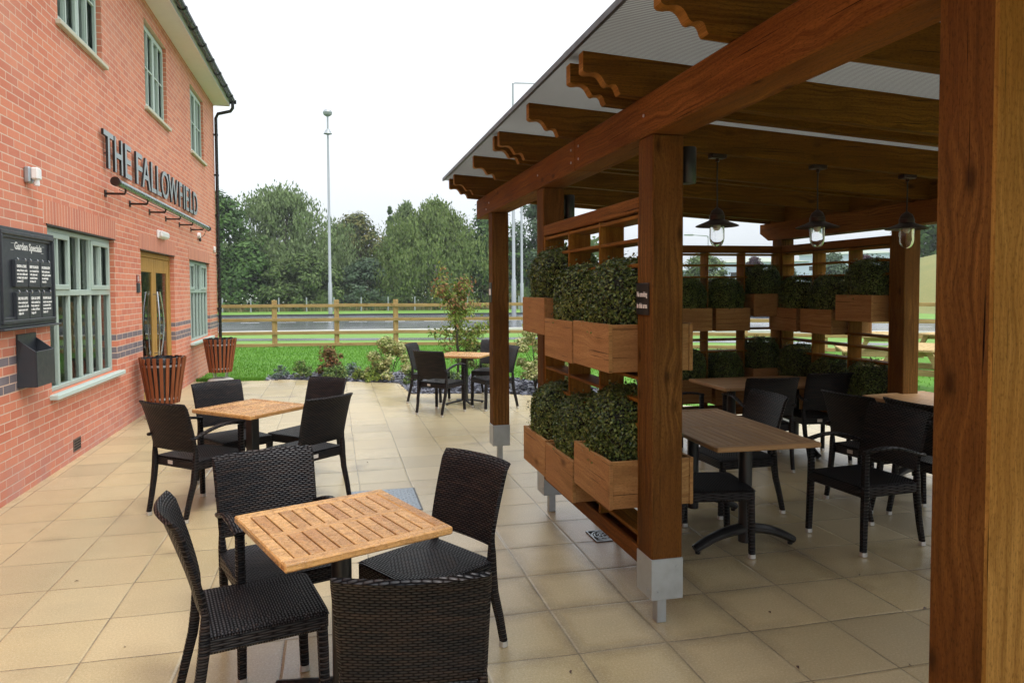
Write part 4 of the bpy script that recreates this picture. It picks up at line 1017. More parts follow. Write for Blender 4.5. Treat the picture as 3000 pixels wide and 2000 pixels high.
CH = [  # x, y, theta, arm, label
 (-.317, 2.942, -76.1, 0, "black wicker chair seen from its side at the left of the nearest table"),
 (-.259, 3.421, 198.8, 1, "black wicker armchair facing the camera behind the nearest table"),
 (.403, 3.206, 121.6, 0, "black wicker chair at the right of the nearest table, beside the trellis"),
 (.251, 2.312, -8.0, 0, "black wicker chair with its back to the camera at the bottom edge"),
 (-1.044, 5.803, -40.5, 1, "black wicker armchair with its back to the wall, left of the middle table"),
 (-.863, 6.423, -145.2, 0, "black wicker chair behind the middle table next to the front bin"),
 (-.279, 6.484, 137.6, 0, "black wicker chair at the far right of the middle table"),
 (-.251, 5.794, 40.6, 0, "black wicker chair at the near right of the middle table, back towards the camera"),
 (1.414, 10.499, -117.7, 0, "black wicker chair leftmost at the far table beside the variegated shrub"),
 (1.428, 9.542, -42.8, 1, "black wicker armchair with a pale tag at the near left of the far table"),
 (2.36, 10.70, 150, 0, "black wicker chair at the back of the far table under the young tree"),
 (2.188, 9.735, 106.9, 0, "black wicker chair partly behind the farthest pergola post"),
 (2.352, 4.112, -99.7, 0, "black wicker chair tucked behind the middle post at the long pergola table"),
 (2.20, 4.72, -92, 0, "black wicker chair behind the trellis at the long pergola table's far left"),
 (2.961, 4.80, 91.3, 0, "black wicker chair with lit weave at the far right of the long front pergola table"),
 (3.430, 3.992, 94.9, 1, "nearest black wicker armchair under the pergola, right of the long front table"),
 (4.160, 4.687, -81.9, 1, "black wicker armchair in the middle of the pergola facing the right table"),
 (4.317, 4.197, -88, 1, "black wicker armchair at the near left of the right pergola table"),
 (3.86, 3.33, -90, 0, "black wicker chair half hidden by the big right post"),
 (3.92, 5.93, -8.2, 1, "left black wicker armchair with its back to the camera at the back table"),
 (4.665, 6.10, -6.7, 1, "right black wicker armchair with its back to the camera at the back table"),
 (3.30, 6.45, -92, 1, "black wicker armchair at the left end of the back pergola table"),
 (5.78, 5.25, 97, 0, "black wicker chair sliver visible outside, right of the right pergola table"),
]
first = {0: True, 1: True}
for x, y, th_, arm, lab in CH:
    p_ = P_arm if arm else P_side
    if first[arm]: o_ = p_; first[arm] = False
    else: o_ = copy_tree(p_)
    o_.location = (x, y, 0); o_.rotation_euler = (0, 0, rad(th_)); tag(o_, lab, "chair", "black wicker patio chairs")

# ================================================================== BINS
def bin_(x, y, label):
    t = thing("litter_bin", (x, y, 0), label, "bin", "slatted timber litter bins")
    mb = MB(); mb.lathe([(.21, 0), (.235, .02), (.22, .06), (.16, .085), (.0001, .09)], 28); b_ = mb.build("base", M['concrete'], t, local=True)
    mb = MB()
    for k in range(4): a = pi/4+k*pi/2; mb.tube([(.13*cos(a), .13*sin(a), .07), (.165*cos(a), .165*sin(a), .22)], .011, 8)
    build_each(mb, "leg", M['galv'], t, local=True)
    mb = MB(); mb.lathe([(.165, .20), (.255, .78), (.245, .78), (.155, .205), (.0001, .205)], 28); mb.build("liner", M['black'], t, local=True)
    n_ = 22; mb = MB()
    for k in range(n_):
        a = 2*pi*k/n_; ca, sa = cos(a), sin(a); r0, r1 = .185, .280; w0, w1 = .019, .022
        vs_ = []
        for r_, z_, w_ in ((r0, .20, w0), (r1, .815+random.uniform(-.006, .006), w1)):
            for dr in (0, .017):
                for dw in (-1, 1): vs_.append(((r_+dr)*ca-dw*w_*sa, (r_+dr)*sa+dw*w_*ca, z_))
        mb.add(vs_, [(0, 1, 3, 2), (4, 6, 7, 5), (0, 4, 5, 1), (2, 3, 7, 6), (0, 2, 6, 4), (1, 5, 7, 3)])
    mb.build("slats", M['binwood'], t, grain=2, local=True, smooth=0)
    mb = MB()
    for (z_, r_) in ((.71, .264), (.27, .200)): mb.lathe([(r_, z_-.014), (r_+.004, z_-.014), (r_+.004, z_+.014), (r_, z_+.014), (r_, z_-.014)], 32)
    build_each(mb, "hoop", M['galv'], t, local=True)
    mb = MB(); rr = random.Random(int(x*100)); n_ = 40
    prof = []
    for ring, (r_, z_) in enumerate(((.248, .70), (.262, .815), (.272, .80), (.280, .745))):
        for k in range(n_): a = 2*pi*k/n_; d_ = rr.uniform(-.008, .008); prof.append(((r_+d_)*cos(a), (r_+d_)*sin(a), z_+rr.uniform(-.015, .015)))
    mb.add(prof, [(i*n_+k, i*n_+(k+1) % n_, (i+1)*n_+(k+1) % n_, (i+1)*n_+k) for i in range(3) for k in range(n_)]); mb.build("bin_bag", M['blackplastic'], t, local=True, smooth=30)
bin_(-2.26, 10.15, "near slatted timber litter bin with black bag, in front of the doors")
bin_(-2.07, 13.75, "far slatted timber litter bin on a round concrete foot by the lawn")

# ground covers
t = thing("access_cover", (.37, 5.66, 0), "square steel chequer access cover set in the paving behind the nearest table", "cover")
mb = MB(); mb.box(.10, .635, 5.36, 5.95, -.01, .006, .002); mb.build("plate", M['coverplate'], t)
mb = MB()
for i in range(17):
    for j in range(18):
        x_, y_ = .125+i*.0305, 5.385+j*.0315; s_ = 1 if (i+j) % 2 else -1; mb.box(x_-.010, x_+.010, y_-.002, y_+.002, .005, .008) if s_ > 0 else mb.box(x_-.002, x_+.002, y_-.010, y_+.010, .005, .008)
mb.build("tread", M['galv'], t, smooth=0)
mb = MB(); mb.box(.085, .10, 5.345, 5.965, -.01, .003); mb.box(.635, .65, 5.345, 5.965, -.01, .003); mb.box(.10, .635, 5.345, 5.36, -.01, .003); mb.box(.10, .635, 5.95, 5.965, -.01, .003); mb.build("rim", M['black'], t, smooth=0)
t = thing("drain_cover", (1.79, 4.47, 0), "small square drain with swirl patterned steel grate beside the trellis", "drain")
mb = MB(); mb.box(1.69, 1.90, 4.37, 4.58, -.01, .003); mb.build("recess", M['joint'], t, smooth=0)
mb = MB(); mb.box(1.692, 1.898, 4.372, 4.38, .002, .009); mb.box(1.692, 1.898, 4.57, 4.578, .002, .009); mb.box(1.692, 1.70, 4.38, 4.57, .002, .009); mb.box(1.89, 1.898, 4.38, 4.57, .002, .009)
for k in range(5):
    r_ = .016+k*.0175; n_ = 28
    for i in range(n_):
        if (i+k*3) % 9 < 2: continue
        a1, a2 = 2*pi*i/n_, 2*pi*(i+1)/n_; q_ = [(r_*cos(a1), r_*sin(a1)), (r_*cos(a2), r_*sin(a2)), ((r_+.009)*cos(a2), (r_+.009)*sin(a2)), ((r_+.009)*cos(a1), (r_+.009)*sin(a1))]
        mb.add([(1.795+a_, 4.475+b_, .007) for a_, b_ in q_], [(0, 1, 2, 3)])
mb.build("grate", M['galv'], t, smooth=0)
# scattered leaf litter
mb = MB(); rr = random.Random(3)
for x_, y_ in [(-1.95, 8.6), (.30, 6.95), (.63, 7.15), (3.02, 3.05), (2.5, 2.6), (3.4, 2.75), (-.6, 4.9), (1.2, 5.2), (3.0, 3.5), (-1.5, 4.5), (.2, 8.3), (2.2, 3.2), (-1.0, 3.6), (.9, 2.4), (1.0, 2.9), (2.0, 2.7)]:
    a = rr.uniform(0, 6.3); L = rr.uniform(.008, .016)
    mb.add([(x_+L*cos(a), y_+L*sin(a), .003), (x_-L*.4*sin(a), y_+L*.4*cos(a), .010), (x_-L*cos(a), y_-L*sin(a), .003), (x_+L*.4*sin(a), y_-L*.4*cos(a), .004)], [(0, 1, 2, 3)])
tag(mb.build("leaf_litter", M['tile'], smooth=0), "tiny dark leaf scraps scattered on the wet paving", "leaves", kind='stuff')

# ================================================================== FENCE
FP = [(-5.55, 22.9), (-3.62, 22.55), (-1.77, 22.2), (.07, 21.95), (1.84, 21.65), (3.66, 21.1), (5.85, 20.4), (7.6, 19.35), (9.3, 18.3), (11.0, 17.25), (12.7, 16.2), (14.4, 15.15), (16.1, 14.1), (17.8, 13.0), (19.5, 11.8)]
fn = thing("rail_fence", (5.85, 20.4, 0), "four rail pale timber fence running along the back of the lawn", "fence")
for (x, y) in FP:
    mb = MB(); mb.box(x-.075, x+.075, y-.05, y+.05, -.1, 1.40, .012); mb.build("post", M['fence'], fn, grain=2)
for i, ((a, b), (c, d)) in enumerate(zip(FP[:-1], FP[1:])):
    dv = Vector((c-a, d-b, 0)); L = dv.length; dn = dv.normalized(); pn = Vector((-dn.y, dn.x, 0))
    for z in (1.23, .80, .405, .045):
        mb = MB(); zz = z+random.uniform(-.01, .01); z2 = z+random.uniform(-.01, .01)
        vs_ = []
        for (px, py, pz) in ((a, b, zz), (c, d, z2)):
            for s_ in (.051, .087):
                for h_ in (-.048, .048): vs_.append((px-pn.x*s_, py-pn.y*s_, pz+h_))
        # local mesh along x so the grain runs with the rail
        me = MB(); me.box(0, L, -.018, .018, -.048, .048, .006); o_ = me.build("rail", M['fence'], fn, grain=0, local=True)
        o_.location = Vector((a, b, zz))-pn*.069-fn.location; o_.rotation_euler = (0, -math.atan2(z2-zz, L), math.atan2(dn.y, dn.x))
# low wire fence posts far side of the road
fw = thing("verge_posts", (-5, 52, 0), "thin grey wire fence posts along the far verge below the trees", "fence")
for k in range(13):
    x = -11+k*2.2; y = 59.3-.09*x; mb = MB(); mb.box(x-.05, x+.05, y-.05, y+.05, -.06, 1.1); mb.build("post", M['lamp_grey'], fw, smooth=0)

# ================================================================== LAMP POSTS
def street_lamp(x, y, h, label, arm=None, r0=.13, grp="grey street lamps along the road"):
    t = thing("street_lamp", (x, y, -.05), label, "street lamp", grp)
    mb = MB(); mb.tube([(0, 0, 0), (0, 0, h*.16), (0, 0, h*.165), (0, 0, h-.0)], [r0, r0*.95, r0*.72, r0*.42], 12); mb.build("column", M['lamp_grey'], t, local=True)
    if arm:
        mb = MB(); ax, ay = arm; mb.tube([(0, 0, h-.1), (ax*.06, ay*.06, h+.02), (ax, ay, h+.08)], [.05, .045, .03], 8); mb.build("arm", M['lamp_grey'], t, local=True)
        mb = MB(); L = math.hypot(ax, ay); ux, uy = ax/L, ay/L; mb.tube([(ax, ay, h+.08), (ax+ux*.2, ay+uy*.2, h+.10), (ax+ux*.7, ay+uy*.7, h+.09), (ax+ux*.8, ay+uy*.8, h+.07)], [.06, .15, .13, .04], 12, up=(-uy, ux, 0), ry=[.05, .09, .07, .03]); mb.build("lamp_head", M['lamp_grey'], t, local=True)
    else:
        mb = MB(); mb.lathe([(.12, h-1.35), (.30, h-1.30), (.14, h-1.0), (.09, h-.95)], 14); mb.build("collar", M['lamp_grey'], t, local=True)
        mb = MB(); mb.lathe([(.10, h-.1), (.28, h+.02), (.33, h+.18), (.25, h+.33), (.08, h+.40)], 16); mb.build("lamp_head", M['lamp_grey'], t, local=True)
street_lamp(-.25, 50.6, 13.9, "tall grey post top lamp standing alone before the left trees", None, .155)
street_lamp(10.9, 42.2, 14.35, "tall grey lamp whose long arm reaches towards the pergola roof edge", (1.9, 0), .15)
street_lamp(13.15, 48.6, 13.2, "slimmer grey lamp post just right of the tall armed one", None, .13)
street_lamp(27.5, 48, 5.6, "faint thin lamp post with short arm seen over the back screen", (-1.2, 0), .07)
street_lamp(35.0, 36.5, 9.5, "grey column at the foot of the hill seen right of the far post", None, .12)

# ================================================================== TREES
def leaf_cloud(mb, clumps, n, size, rnd, droop=0.0, flat=.6):
    tot = sum(c[3]**2 for c in clumps)
    for (x, y, z, r) in clumps:
        k = max(6, int(n*r*r/tot))
        for _ in range(k):
            d = Vector([rnd.gauss(0, 1) for _ in range(3)]).normalized(); q = r*(rnd.random()**.5)*1.15
            p = Vector((x, y, z))+Vector((d.x*q, d.y*q, d.z*q*.8))
            if droop: p.z -= droop*abs(rnd.gauss(0, 1))*r
            nr = (d+Vector([rnd.uniform(-1, 1) for _ in range(3)])*.6+Vector((x*.12, y*.12, .5))).normalized()
            t1 = nr.orthogonal().normalized(); t1 = Matrix.Rotation(rnd.uniform(0, 6.28), 3, nr) @ t1
            if droop: t1 = (t1*.5+Vector((0, 0, -1))).normalized()
            t2 = nr.cross(t1).normalized(); L = size*rnd.uniform(.6, 1.3); Wd = L*flat*(.75 if droop else 1)
            mb.add([p-t1*L*.5, p+t2*Wd*.5, p+t1*L*.5, p-t2*Wd*.5], [(0, 1, 2, 3)])
def tree(name, x, y, H_, Wd, mat, label, n=5200, leaf=.30, seed=1, base=.12, shape='round', droop=0, trunkc=None, group="trees beyond the road", nclump=70, cat="tree", depth=.8, dens=1.0):
    rnd = random.Random(seed); t = thing(name, (x, y, -.05), label, cat, group)
    mb = MB(); tr = max(.05, H_*.022); top = H_*.8
    pts = [(0, 0, 0)]; 
    for i in range(1, 6): pts.append((rnd.uniform(-.03, .03)*H_*i/5, rnd.uniform(-.02, .02)*H_, top*i/5))
    mb.tube(pts, [tr, tr*.85, tr*.65, tr*.45, tr*.28, tr*.1], 8)
    clumps = []
    for k in range(nclump):
        v_ = rnd.random()**.85; a = rnd.uniform(0, 2*pi)
        if shape == 'round': w = math.sqrt(max(0, 1-(2*v_-.85)**2*.85))
        elif shape == 'cone': w = (1-v_)*1.0+.05
        elif shape == 'wide': w = math.sqrt(max(0, 1-v_**2.8))
        else: w = math.sqrt(max(.02, 1-v_**2))
        rr = w*Wd/2*math.sqrt(rnd.uniform(.15, 1)); cr = (.08+.10*rnd.random())*min(Wd, H_)*(.6 if shape == 'cone' else 1)
        rr = max(0, rr-cr*.5)
        z = H_*(base+(1-base)*v_)-cr*.5
        clumps.append((cos(a)*rr, sin(a)*rr*depth, max(z, cr*.6), cr))
    for c in clumps[::max(1, nclump//9)]:
        zb = c[2]*.55; mb.tube([(0, 0, zb), (c[0]*.5, c[1]*.5, (zb+c[2])/2+.1*H_*.3), (c[0], c[1], c[2])], [tr*.4, tr*.22, tr*.06], 6)
    mb.build("trunk", trunkc or M['bark'], t, local=True, grain=2)
    mb = MB(); leaf_cloud(mb, clumps, int(n*dens), leaf, rnd, droop); mb.build("crown", mat, t, local=True, smooth=0)
    return t
M['bark'] = simple("grey brown bark", (.085, .070, .055), .9, 0, .3, 6, .5)
M['birch'] = simple("pale birch bark", (.42, .40, .36), .8, 0, .3, 6, .3)
dk = leaf_mat("dark broad leaf", [(.030, .068, .016), (.050, .108, .026), (.072, .145, .034), (.10, .18, .05)])
wl = leaf_mat("pale willow leaf", [(.085, .130, .045), (.120, .178, .066), (.155, .220, .088), (.20, .265, .115)])
md = leaf_mat("mid green leaf", [(.048, .085, .025), (.075, .122, .036), (.105, .160, .048), (.14, .20, .068)])
bc = leaf_mat("birch leaf", [(.075, .120, .030), (.108, .160, .044), (.140, .198, .058), (.175, .235, .075)])
ol = leaf_mat("olive leaf", [(.04, .065, .020), (.085, .110, .032), (.14, .155, .045), (.18, .17, .055)])
bl = leaf_mat("bluish leaf", [(.045, .080, .045), (.070, .115, .062), (.10, .15, .085)])
pu = leaf_mat("purple leaf", [(.030, .014, .022), (.06, .03, .045), (.10, .06, .075)])
TR = [ # name,x,y,H,W,mat,label,n,leaf,shape,droop,base
 ("broadleaf_tree", -9.6, 60, 9.8, 10, dk, "dark green tree rising beside the building's downpipe", 9000, .42, 'round', 0, .02),
 ("broadleaf_tree", -6.6, 56, 5.2, 5.2, dk, "low dark green tree bulging before the pale willow", 5200, .40, 'wide', 0, .0),
 ("willow_tree", -4.4, 68, 11.4, 15.5, wl, "broad pale green willow left of the lone lamp post", 15000, .42, 'wide', .15, .02),
 ("hedgerow_bush", -2.3, 55, 4.4, 7.5, md, "grey green bush at the foot of the willow behind the fence", 5200, .34, 'wide', 0, .0),
 ("hedgerow_bush", 2.6, 55, 3.9, 6.5, bl, "bluish green bush right of the lone lamp post", 4600, .34, 'wide', 0, .0),
 ("broadleaf_tree", 2.4, 75, 9.6, 12, ol, "brown tinged dark tree behind the lone lamp post", 7500, .45, 'round', 0, .02),
 ("conifer_tree", 6.6, 84, 11.6, 3.2, dk, "pointed conifer tip showing between willow and birch", 2600, .45, 'cone', 0, .2),
 ("birch_tree", 8.8, 62, 9.7, 12.5, bc, "large drooping birch in the middle of the tree line", 16000, .36, 'round', .55, .0),
 ("birch_tree", 6.7, 65, 10.0, 3.8, wl, "slim feathery tree top at the birch's left shoulder", 3400, .34, 'round', .2, .45),
 ("broadleaf_tree", 13.2, 58, 9.0, 8.0, dk, "dark tree right of the drooping birch", 7000, .38, 'round', 0, .0),
 ("broadleaf_tree", 15.2, 60, 6.4, 5.2, ol, "olive green tree behind the farthest pergola post", 4600, .38, 'wide', 0, .0),
 ("broadleaf_tree", 18.6, 62, 10.6, 6.2, bl, "airy bluish tree seen between the far pergola posts", 5000, .36, 'round', 0, .05),
 ("hedgerow_bush", 7.4, 53, 2.6, 5.5, md, "low shrub with pale flowers at the birch's foot", 3000, .26, 'wide', 0, .0),
 ("hedgerow_bush", 12.0, 52, 2.3, 5.0, ol, "low dry shrub by the verge right of the flowering one", 2400, .26, 'wide', 0, .0),
 ("hedgerow_bush", -8.8, 54, 2.2, 4.6, md, "low shrub with white flowers by the downpipe", 2400, .26, 'wide', 0, .0),
 ("broadleaf_tree", 38.5, 68, 5.6, 6.2, md, "dome shaped tree seen over the back screen", 3400, .40, 'round', 0, .0),
 ("purple_tree", 43.8, 67, 5.0, 3.4, pu, "small purple leaved tree left of the corner post", 1500, .36, 'round', 0, .1),
 ("broadleaf_tree", 47.5, 67, 5.2, 3.0, bl, "thin bluish tree left of the corner post", 1300, .36, 'round', 0, .1),
 ("broadleaf_tree", 49.5, 62, 5.2, 5.0, bl, "grey green tree before the pale warehouse", 2400, .38, 'round', 0, .0),
 ("purple_tree", 41.0, 47.6, 4.3, 2.6, pu, "purple leaved tree seen through the right screen", 1500, .30, 'round', 0, .15),
 ("hedgerow_bush", 38.0, 48.0, 2.4, 4.2, md, "green bush beside the purple tree beyond the right screen", 1800, .30, 'wide', 0, .0),
 ("broadleaf_tree", 58.5, 58.0, 6.8, 9.5, dk, "round green tree standing on the meadow hill", 6000, .5, 'round', 0, .0),
]
for i, (nm, x, y, h, w, mt, lab, n, lf, sh, dr, ba) in enumerate(TR):
    if x < 25 and y < 61.5: k_ = 61.8/y; x, y, h, w = x*k_, 61.8+(y-53)*.25, h*k_, w*k_
    tr_ = tree(nm, x, y, h, w, mt, lab, n=int(n*2.0), leaf=lf*.88, seed=20+i, shape=sh, droop=dr, base=ba, trunkc=M['birch'] if 'birch' in nm else None, nclump=110 if w > 7 else 60, cat="shrub" if 'bush' in nm else "tree")
    if "meadow hill" in lab: tr_.location.z = 3.1
# continuous far woodland behind, reads as one mass
mb = MB(); rnd = random.Random(99); cl = []
for k in range(230):
    x = rnd.uniform(-40, 30); y = 84+rnd.uniform(-4, 8)-.1*x; h = 8.0+1.6*noise.noise(Vector((x*.12, 3.3, 0)))
    cl.append((x, y, rnd.uniform(.4, h-1.6), rnd.uniform(1.2, 2.4)))
leaf_cloud(mb, cl, 30000, .6, rnd); tag(mb.build("woodland", md, smooth=0), "distant dark woodland filling the gaps behind the roadside trees", "woodland", kind='stuff')
mb = MB(); cl = []
for k in range(110):
    x = rnd.uniform(-14, 21); y = 61.5-.08*x+rnd.uniform(-1.0, 2.5); cl.append((x, y, rnd.uniform(.1, 1.3), rnd.uniform(.5, 1.1)))
leaf_cloud(mb, cl, 16000, .28, rnd); tag(mb.build("undergrowth", md, smooth=0), "tangled dark undergrowth along the foot of the tree line", "undergrowth", kind='stuff')
mb = MB(); cl = []
for k in range(160):
    x = rnd.uniform(33, 110); y = 95-.35*x+rnd.uniform(-3, 6)+25; cl.append((x, y, rnd.uniform(.2, 2.6), rnd.uniform(1.0, 2.0)))
leaf_cloud(mb, cl, 9000, .5, rnd); tag(mb.build("far_hedgerow", md, smooth=0), "far low hedgerow on the horizon behind the pergola screens", "hedgerow", kind='stuff')
# tall grass and flowers along the far verge and hill
mb = MB()
for k in range(9000):
    x = rnd.uniform(-12, 20); y = 60.3-.08*x+rnd.gauss(0, .35); h = rnd.uniform(.15, .6); a = rnd.uniform(0, 6.28)
    mb.add([(x-.03*cos(a), y-.03*sin(a), -.05), (x+.03*cos(a), y+.03*sin(a), -.05), (x+rnd.uniform(-.15, .15), y, h)], [(0, 1, 2)])
tag(mb.build("tall_grass", leaf_mat("dry grass", [(.12, .15, .05), (.22, .21, .09), (.33, .29, .15)]), smooth=0), "tall dry grasses along the far side of the road", "grass", kind='stuff')
mb = MB()
for k in range(240):
    if k % 2: x = rnd.uniform(6, 12); y = 60.0+rnd.gauss(0, .6); z = rnd.uniform(.5, 2.3)
    else: x = rnd.uniform(-11.5, -4); y = 60.8+rnd.gauss(0, .4); z = rnd.uniform(.3, 1.5)
    s_ = rnd.uniform(.02, .045); mb.add([(x-s_, y, z-s_), (x+s_, y, z-s_), (x+s_, y-.02, z+s_), (x-s_, y-.02, z+s_)], [(0, 1, 2, 3)])
tag(mb.build("white_blossom", M['ink'], smooth=0), "specks of white blossom on the low shrubs by the road", "blossom", kind='stuff')

# warehouses
def shed(x, y, w, d, h, label, rz=0):
    t = thing("warehouse", (x, y, -.05), label, "building", "pale warehouses on the horizon", rz)
    mb = MB(); mb.box(-w/2, w/2, -d/2, d/2, 0, h); wl_ = mb.build("wall", M['bluewhite'], t, local=True, smooth=0)
    mb = MB(); mb.prism([(-w/2-.3, h), (w/2+.3, h), (0, h+w*.05)], -d/2-.3, d/2+.3, lambda p, q, a_: (p, a_, q)); mb.build("roof", M['white'], t, local=True, smooth=0)
    mb = MB()
    for k in range(5): mb.box(-w/2+w*(.1+.17*k), -w/2+w*(.2+.17*k), -d/2-.05, -d/2, h*.62, h*.72)
    build_each(mb, "window", M['joint'], t, local=True, smooth=0)
    mb = MB(); mb.box(-w*.1, w*.1, -d/2-.06, -d/2, 0, h*.5); mb.build("door", M['lamp_grey'], t, local=True, smooth=0)
shed(103, 123, 18, 20, 8.0, "long pale blue warehouse with white roof seen through the right screen", -.75)
shed(70, 108, 16, 16, 5.8, "smaller white warehouse behind the trees left of the corner post", -.5)
shed(60, 128, 16, 14, 5.0, "squat white warehouse far off at the left of the back screen", -.4)

# ================================================================== GARDEN PLANTS
def shrub(name, x, y, h, w, mat, label, n, leaf, seed, z0=.0, droop=0, flat=.6, up=0, nc=26, cat="shrub"):
    rnd = random.Random(seed); t = thing(name, (x, y, 0), label, cat, "garden plants in the slate bed")
    mb = MB()
    for k in range(9):
        a = rnd.uniform(0, 6.28); r = rnd.uniform(.3, .9)*w/2; mb.tube([(0, 0, 0), (cos(a)*r*.4, sin(a)*r*.4, h*.45), (cos(a)*r, sin(a)*r, h*rnd.uniform(.6, .95))], [.008, .005, .002], 5)
    mb.build("stem", M['bark'], t, local=True)
    mb = MB(); cl = []
    for k in range(nc):
        a = rnd.uniform(0, 6.28); v_ = rnd.random(); rr = math.sqrt(rnd.random())*w/2*math.sqrt(max(0, 1-v_**2.2))*.85; cl.append((cos(a)*rr, sin(a)*rr, z0+h*(.12+.8*v_), w*.12))
    if up:
        for k in range(up):
            a = rnd.uniform(0, 6.28); rr = rnd.uniform(0, w*.42)
            for j in range(5): cl.append((cos(a)*rr, sin(a)*rr, h*(.6+.11*j), w*.05*(1.3-.2*j)))
    leaf_cloud(mb, cl, n, leaf, rnd, droop, flat); mb.build("foliage", mat, t, local=True, smooth=0); return t
redl = leaf_mat("red bronze leaf", [(.12, .15, .04), (.20, .12, .05), (.36, .17, .09), (.16, .20, .06)])
varl = leaf_mat("variegated yellow leaf", [(.14, .21, .05), (.30, .35, .11), (.50, .50, .22), (.68, .66, .38)])
grl = leaf_mat("fresh green leaf", [(.05, .10, .03), (.10, .18, .045), (.17, .25, .07), (.26, .32, .12)])
sil = leaf_mat("silver grey leaf", [(.08, .13, .11), (.15, .21, .18), (.24, .30, .27)])
lim = leaf_mat("lime leaf", [(.10, .17, .03), (.20, .28, .05), (.32, .38, .09)])
wht = leaf_mat("white flower", [(.30, .36, .22), (.6, .62, .55), (.8, .8, .78)])
shrub("red_shrub", -.08, 14.25, .56, .62, redl, "red bronze shrub at the back of the slate bed", 1500, .06, 1, up=7)
shrub("variegated_shrub", 1.00, 13.25, .82, .95, varl, "yellow variegated shrub left of the far table", 4200, .055, 2)
shrub("variegated_shrub", .70, 13.4, .34, .42, varl, "small pale yellow shrub touching the left variegated shrub", 700, .045, 22)
shrub("variegated_shrub", 3.30, 11.35, 1.15, .85, varl, "tall yellow variegated shrub right of the far table by the post", 4200, .055, 3, up=4)
shrub("variegated_shrub", 3.75, 11.1, .62, .65, varl, "lower yellow variegated shrub at the bed's right end", 1700, .05, 4)
shrub("green_shrub", 3.62, 10.75, .42, .55, grl, "fresh green shrub below the right variegated shrubs", 1400, .05, 5)
shrub("silver_plant", -1.02, 14.05, .26, .36, sil, "silver grey plant at the left tip of the slate bed", 700, .035, 6, cat="plant")
shrub("green_plant", -.62, 14.1, .34, .52, grl, "green plant left of the red shrub", 1000, .04, 7, cat="plant")
shrub("green_plant", .02, 13.62, .28, .55, grl, "light green plant in front of the red shrub", 1200, .045, 8, cat="plant")
shrub("lime_plant", .45, 13.6, .20, .44, lim, "low lime plant between the light green and variegated ones", 800, .035, 9, cat="plant")
shrub("silver_plant", .35, 14.1, .28, .45, sil, "silver grey plant right of the red shrub", 700, .04, 10, cat="plant")
shrub("lime_plant", .70, 13.15, .22, .46, lim, "lime green mound at the paving edge before the variegated shrub", 1000, .04, 11, cat="plant")
shrub("green_plant", 1.32, 12.55, .30, .36, grl, "green plant at the inner paving corner behind the leftmost far chair", 800, .04, 12, cat="plant")
shrub("green_plant", 1.9, 12.35, .26, .7, grl, "green plant below the young tree under the far table", 1200, .045, 14, cat="plant")
shrub("flowering_plant", 1.75, 13.1, .42, .45, wht, "white flowered plant behind the far table's left side", 800, .04, 13, cat="plant")
shrub("bushy_shrub", 2.55, 12.6, .75, .8, ol, "olive bush at the foot of the young tree", 1500, .05, 15)
shrub("flowering_plant", 6.35, 6.55, .5, .3, wht, "white flowered plant outside the far right post", 500, .035, 16, cat="plant")
# young tree with reddish tips
t = thing("young_tree", (2.22, 12.8, 0), "slender young tree with reddish leaves behind the far table", "tree")
rnd = random.Random(5); mb = MB(); mb.tube([(0, 0, 0), (.02, 0, .5), (-.03, 0, 1.1), (-.18, .02, 1.6), (-.30, .02, 2.15)], [.025, .02, .014, .009, .003], 8)
tips = []
for k in range(34):
    zb = rnd.uniform(.35, 1.6); a = rnd.uniform(0, 6.28); L = rnd.uniform(.40, .95)*(1.2-.42*zb); bx_ = -.02-.12*max(0, zb-.8)
    e = (bx_+cos(a)*L, sin(a)*L*.8, zb+rnd.uniform(.15, .5)); mid_ = ((bx_+e[0])/2, e[1]/2, (zb+e[2])/2+.05)
    mb.tube([(bx_, 0, zb), mid_, e], [.007, .005, .002], 5); tips.append(((bx_, 0, zb), mid_, e))
mb.build("trunk", M['bark'], t, local=True)
ga, ra = MB(), MB()
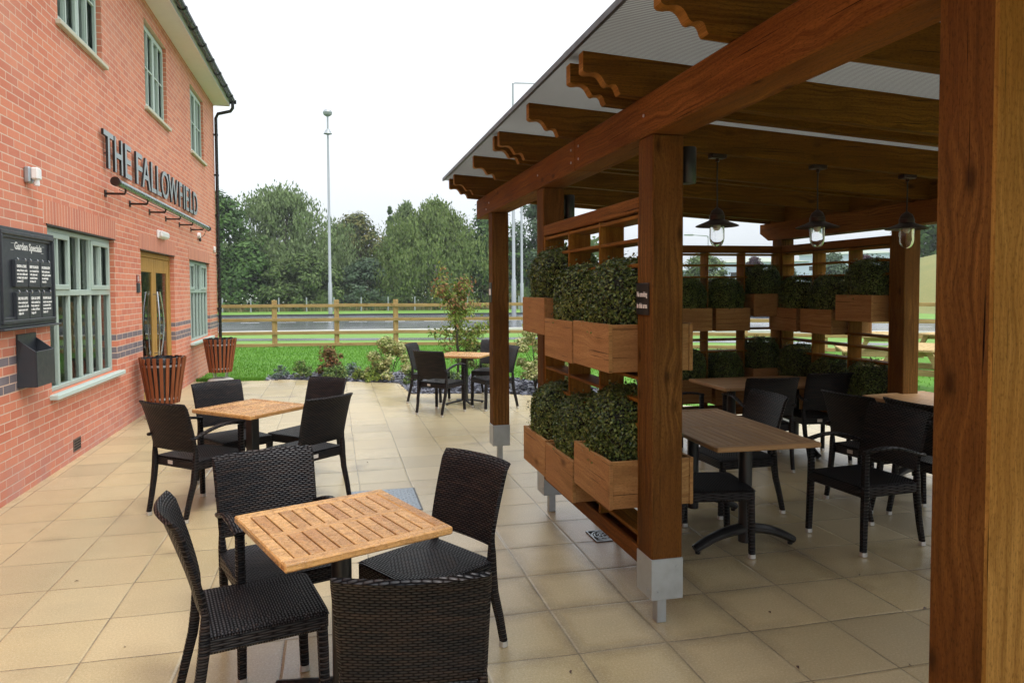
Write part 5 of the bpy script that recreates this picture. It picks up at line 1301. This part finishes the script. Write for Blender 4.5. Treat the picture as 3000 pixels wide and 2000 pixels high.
for (a_, b_, c_) in tips+[((-.03, 0, 1.1), (-.18, .02, 1.6), (-.30, .02, 2.15))]*2:
    for i in range(80):
        u_ = rnd.uniform(.25, 1.0); p = Vector(b_).lerp(Vector(c_), (u_-.5)*2) if u_ > .5 else Vector(a_).lerp(Vector(b_), u_*2)
        p += Vector([rnd.gauss(0, .06) for _ in range(3)]); d = Vector((rnd.uniform(-1, 1), rnd.uniform(-1, 1), rnd.uniform(-1.2, .2))).normalized(); s_ = d.orthogonal().normalized()
        s_ = Matrix.Rotation(rnd.uniform(0, 6.28), 3, d) @ s_; L = rnd.uniform(.06, .10); q_ = ra if (p.z > 1.35 and rnd.random() < .6) or rnd.random() < .08 else ga
        q_.add([p, p+d*L*.5+s_*L*.2, p+d*L, p+d*L*.5-s_*L*.2], [(0, 1, 2, 3)])
ga.build("green_leaves", lim, t, local=True, smooth=0); ra.build("red_leaves", redl, t, local=True, smooth=0)

# ================================================================== PICNIC TABLES
def picnic(x, y, rz, label):
    t = thing("picnic_table", (x, y, -.02), label, "picnic table", "pale timber picnic tables on the lawn", rz)
    mb = MB()
    for k in range(5): mb.box(-.80, .80, -.355+k*.144, -.221+k*.144, .715, .75, .004)
    mb.build("tabletop", M['picnic'], t, grain=0, local=True)
    for s_ in (-1, 1):
        mb = MB()
        for k in range(2): mb.box(-.80, .80, s_*.60+(k-1)*.135, s_*.60+(k-1)*.135+.128, .415, .45, .004)
        mb.build("bench", M['picnic'], t, grain=0, local=True)
    for sx in (-.58, .58):
        mb = MB()
        for s_ in (-1, 1):
            mb.prism([(s_*.20, .715), (s_*.29, .715), (s_*.66, 0), (s_*.56, 0)], sx-.03, sx+.03, lambda p, q, a_: (a_, p, q))
        mb.box(sx+.031, sx+.075, -.72, .72, .32, .415, .004); mb.box(sx+.031, sx+.075, -.33, .33, .63, .714, .004); mb.build("leg_frame", M['picnic'], t, grain=1, local=True)
picnic(9.3, 9.55, .55, "pale picnic table nearest the right post, its end seen in the gap")
picnic(10.9, 12.3, 1.0, "pale picnic table farther off, seen through the right screen")
picnic(12.6, 12.1, .3, "pale picnic table behind the nearest picnic table")

# ================================================================== damp air
mb = MB(); mb.box(-90, 170, -30, 190, -1.1, 22); hz = mb.build("haze", None, smooth=0)
hm = D.materials.new("haze"); hm.use_nodes = True; ht = hm.node_tree; ht.nodes.clear()
ho = ht.nodes.new("ShaderNodeOutputMaterial"); hv = ht.nodes.new("ShaderNodeVolumePrincipled"); hv.inputs['Density'].default_value = .0006; hv.inputs['Color'].default_value = (.92, .95, 1, 1)
ht.links.new(hv.outputs[0], ho.inputs['Volume']); hz.data.materials.append(hm); tag(hz, "thin damp haze softening the distant trees", "haze", kind='stuff')
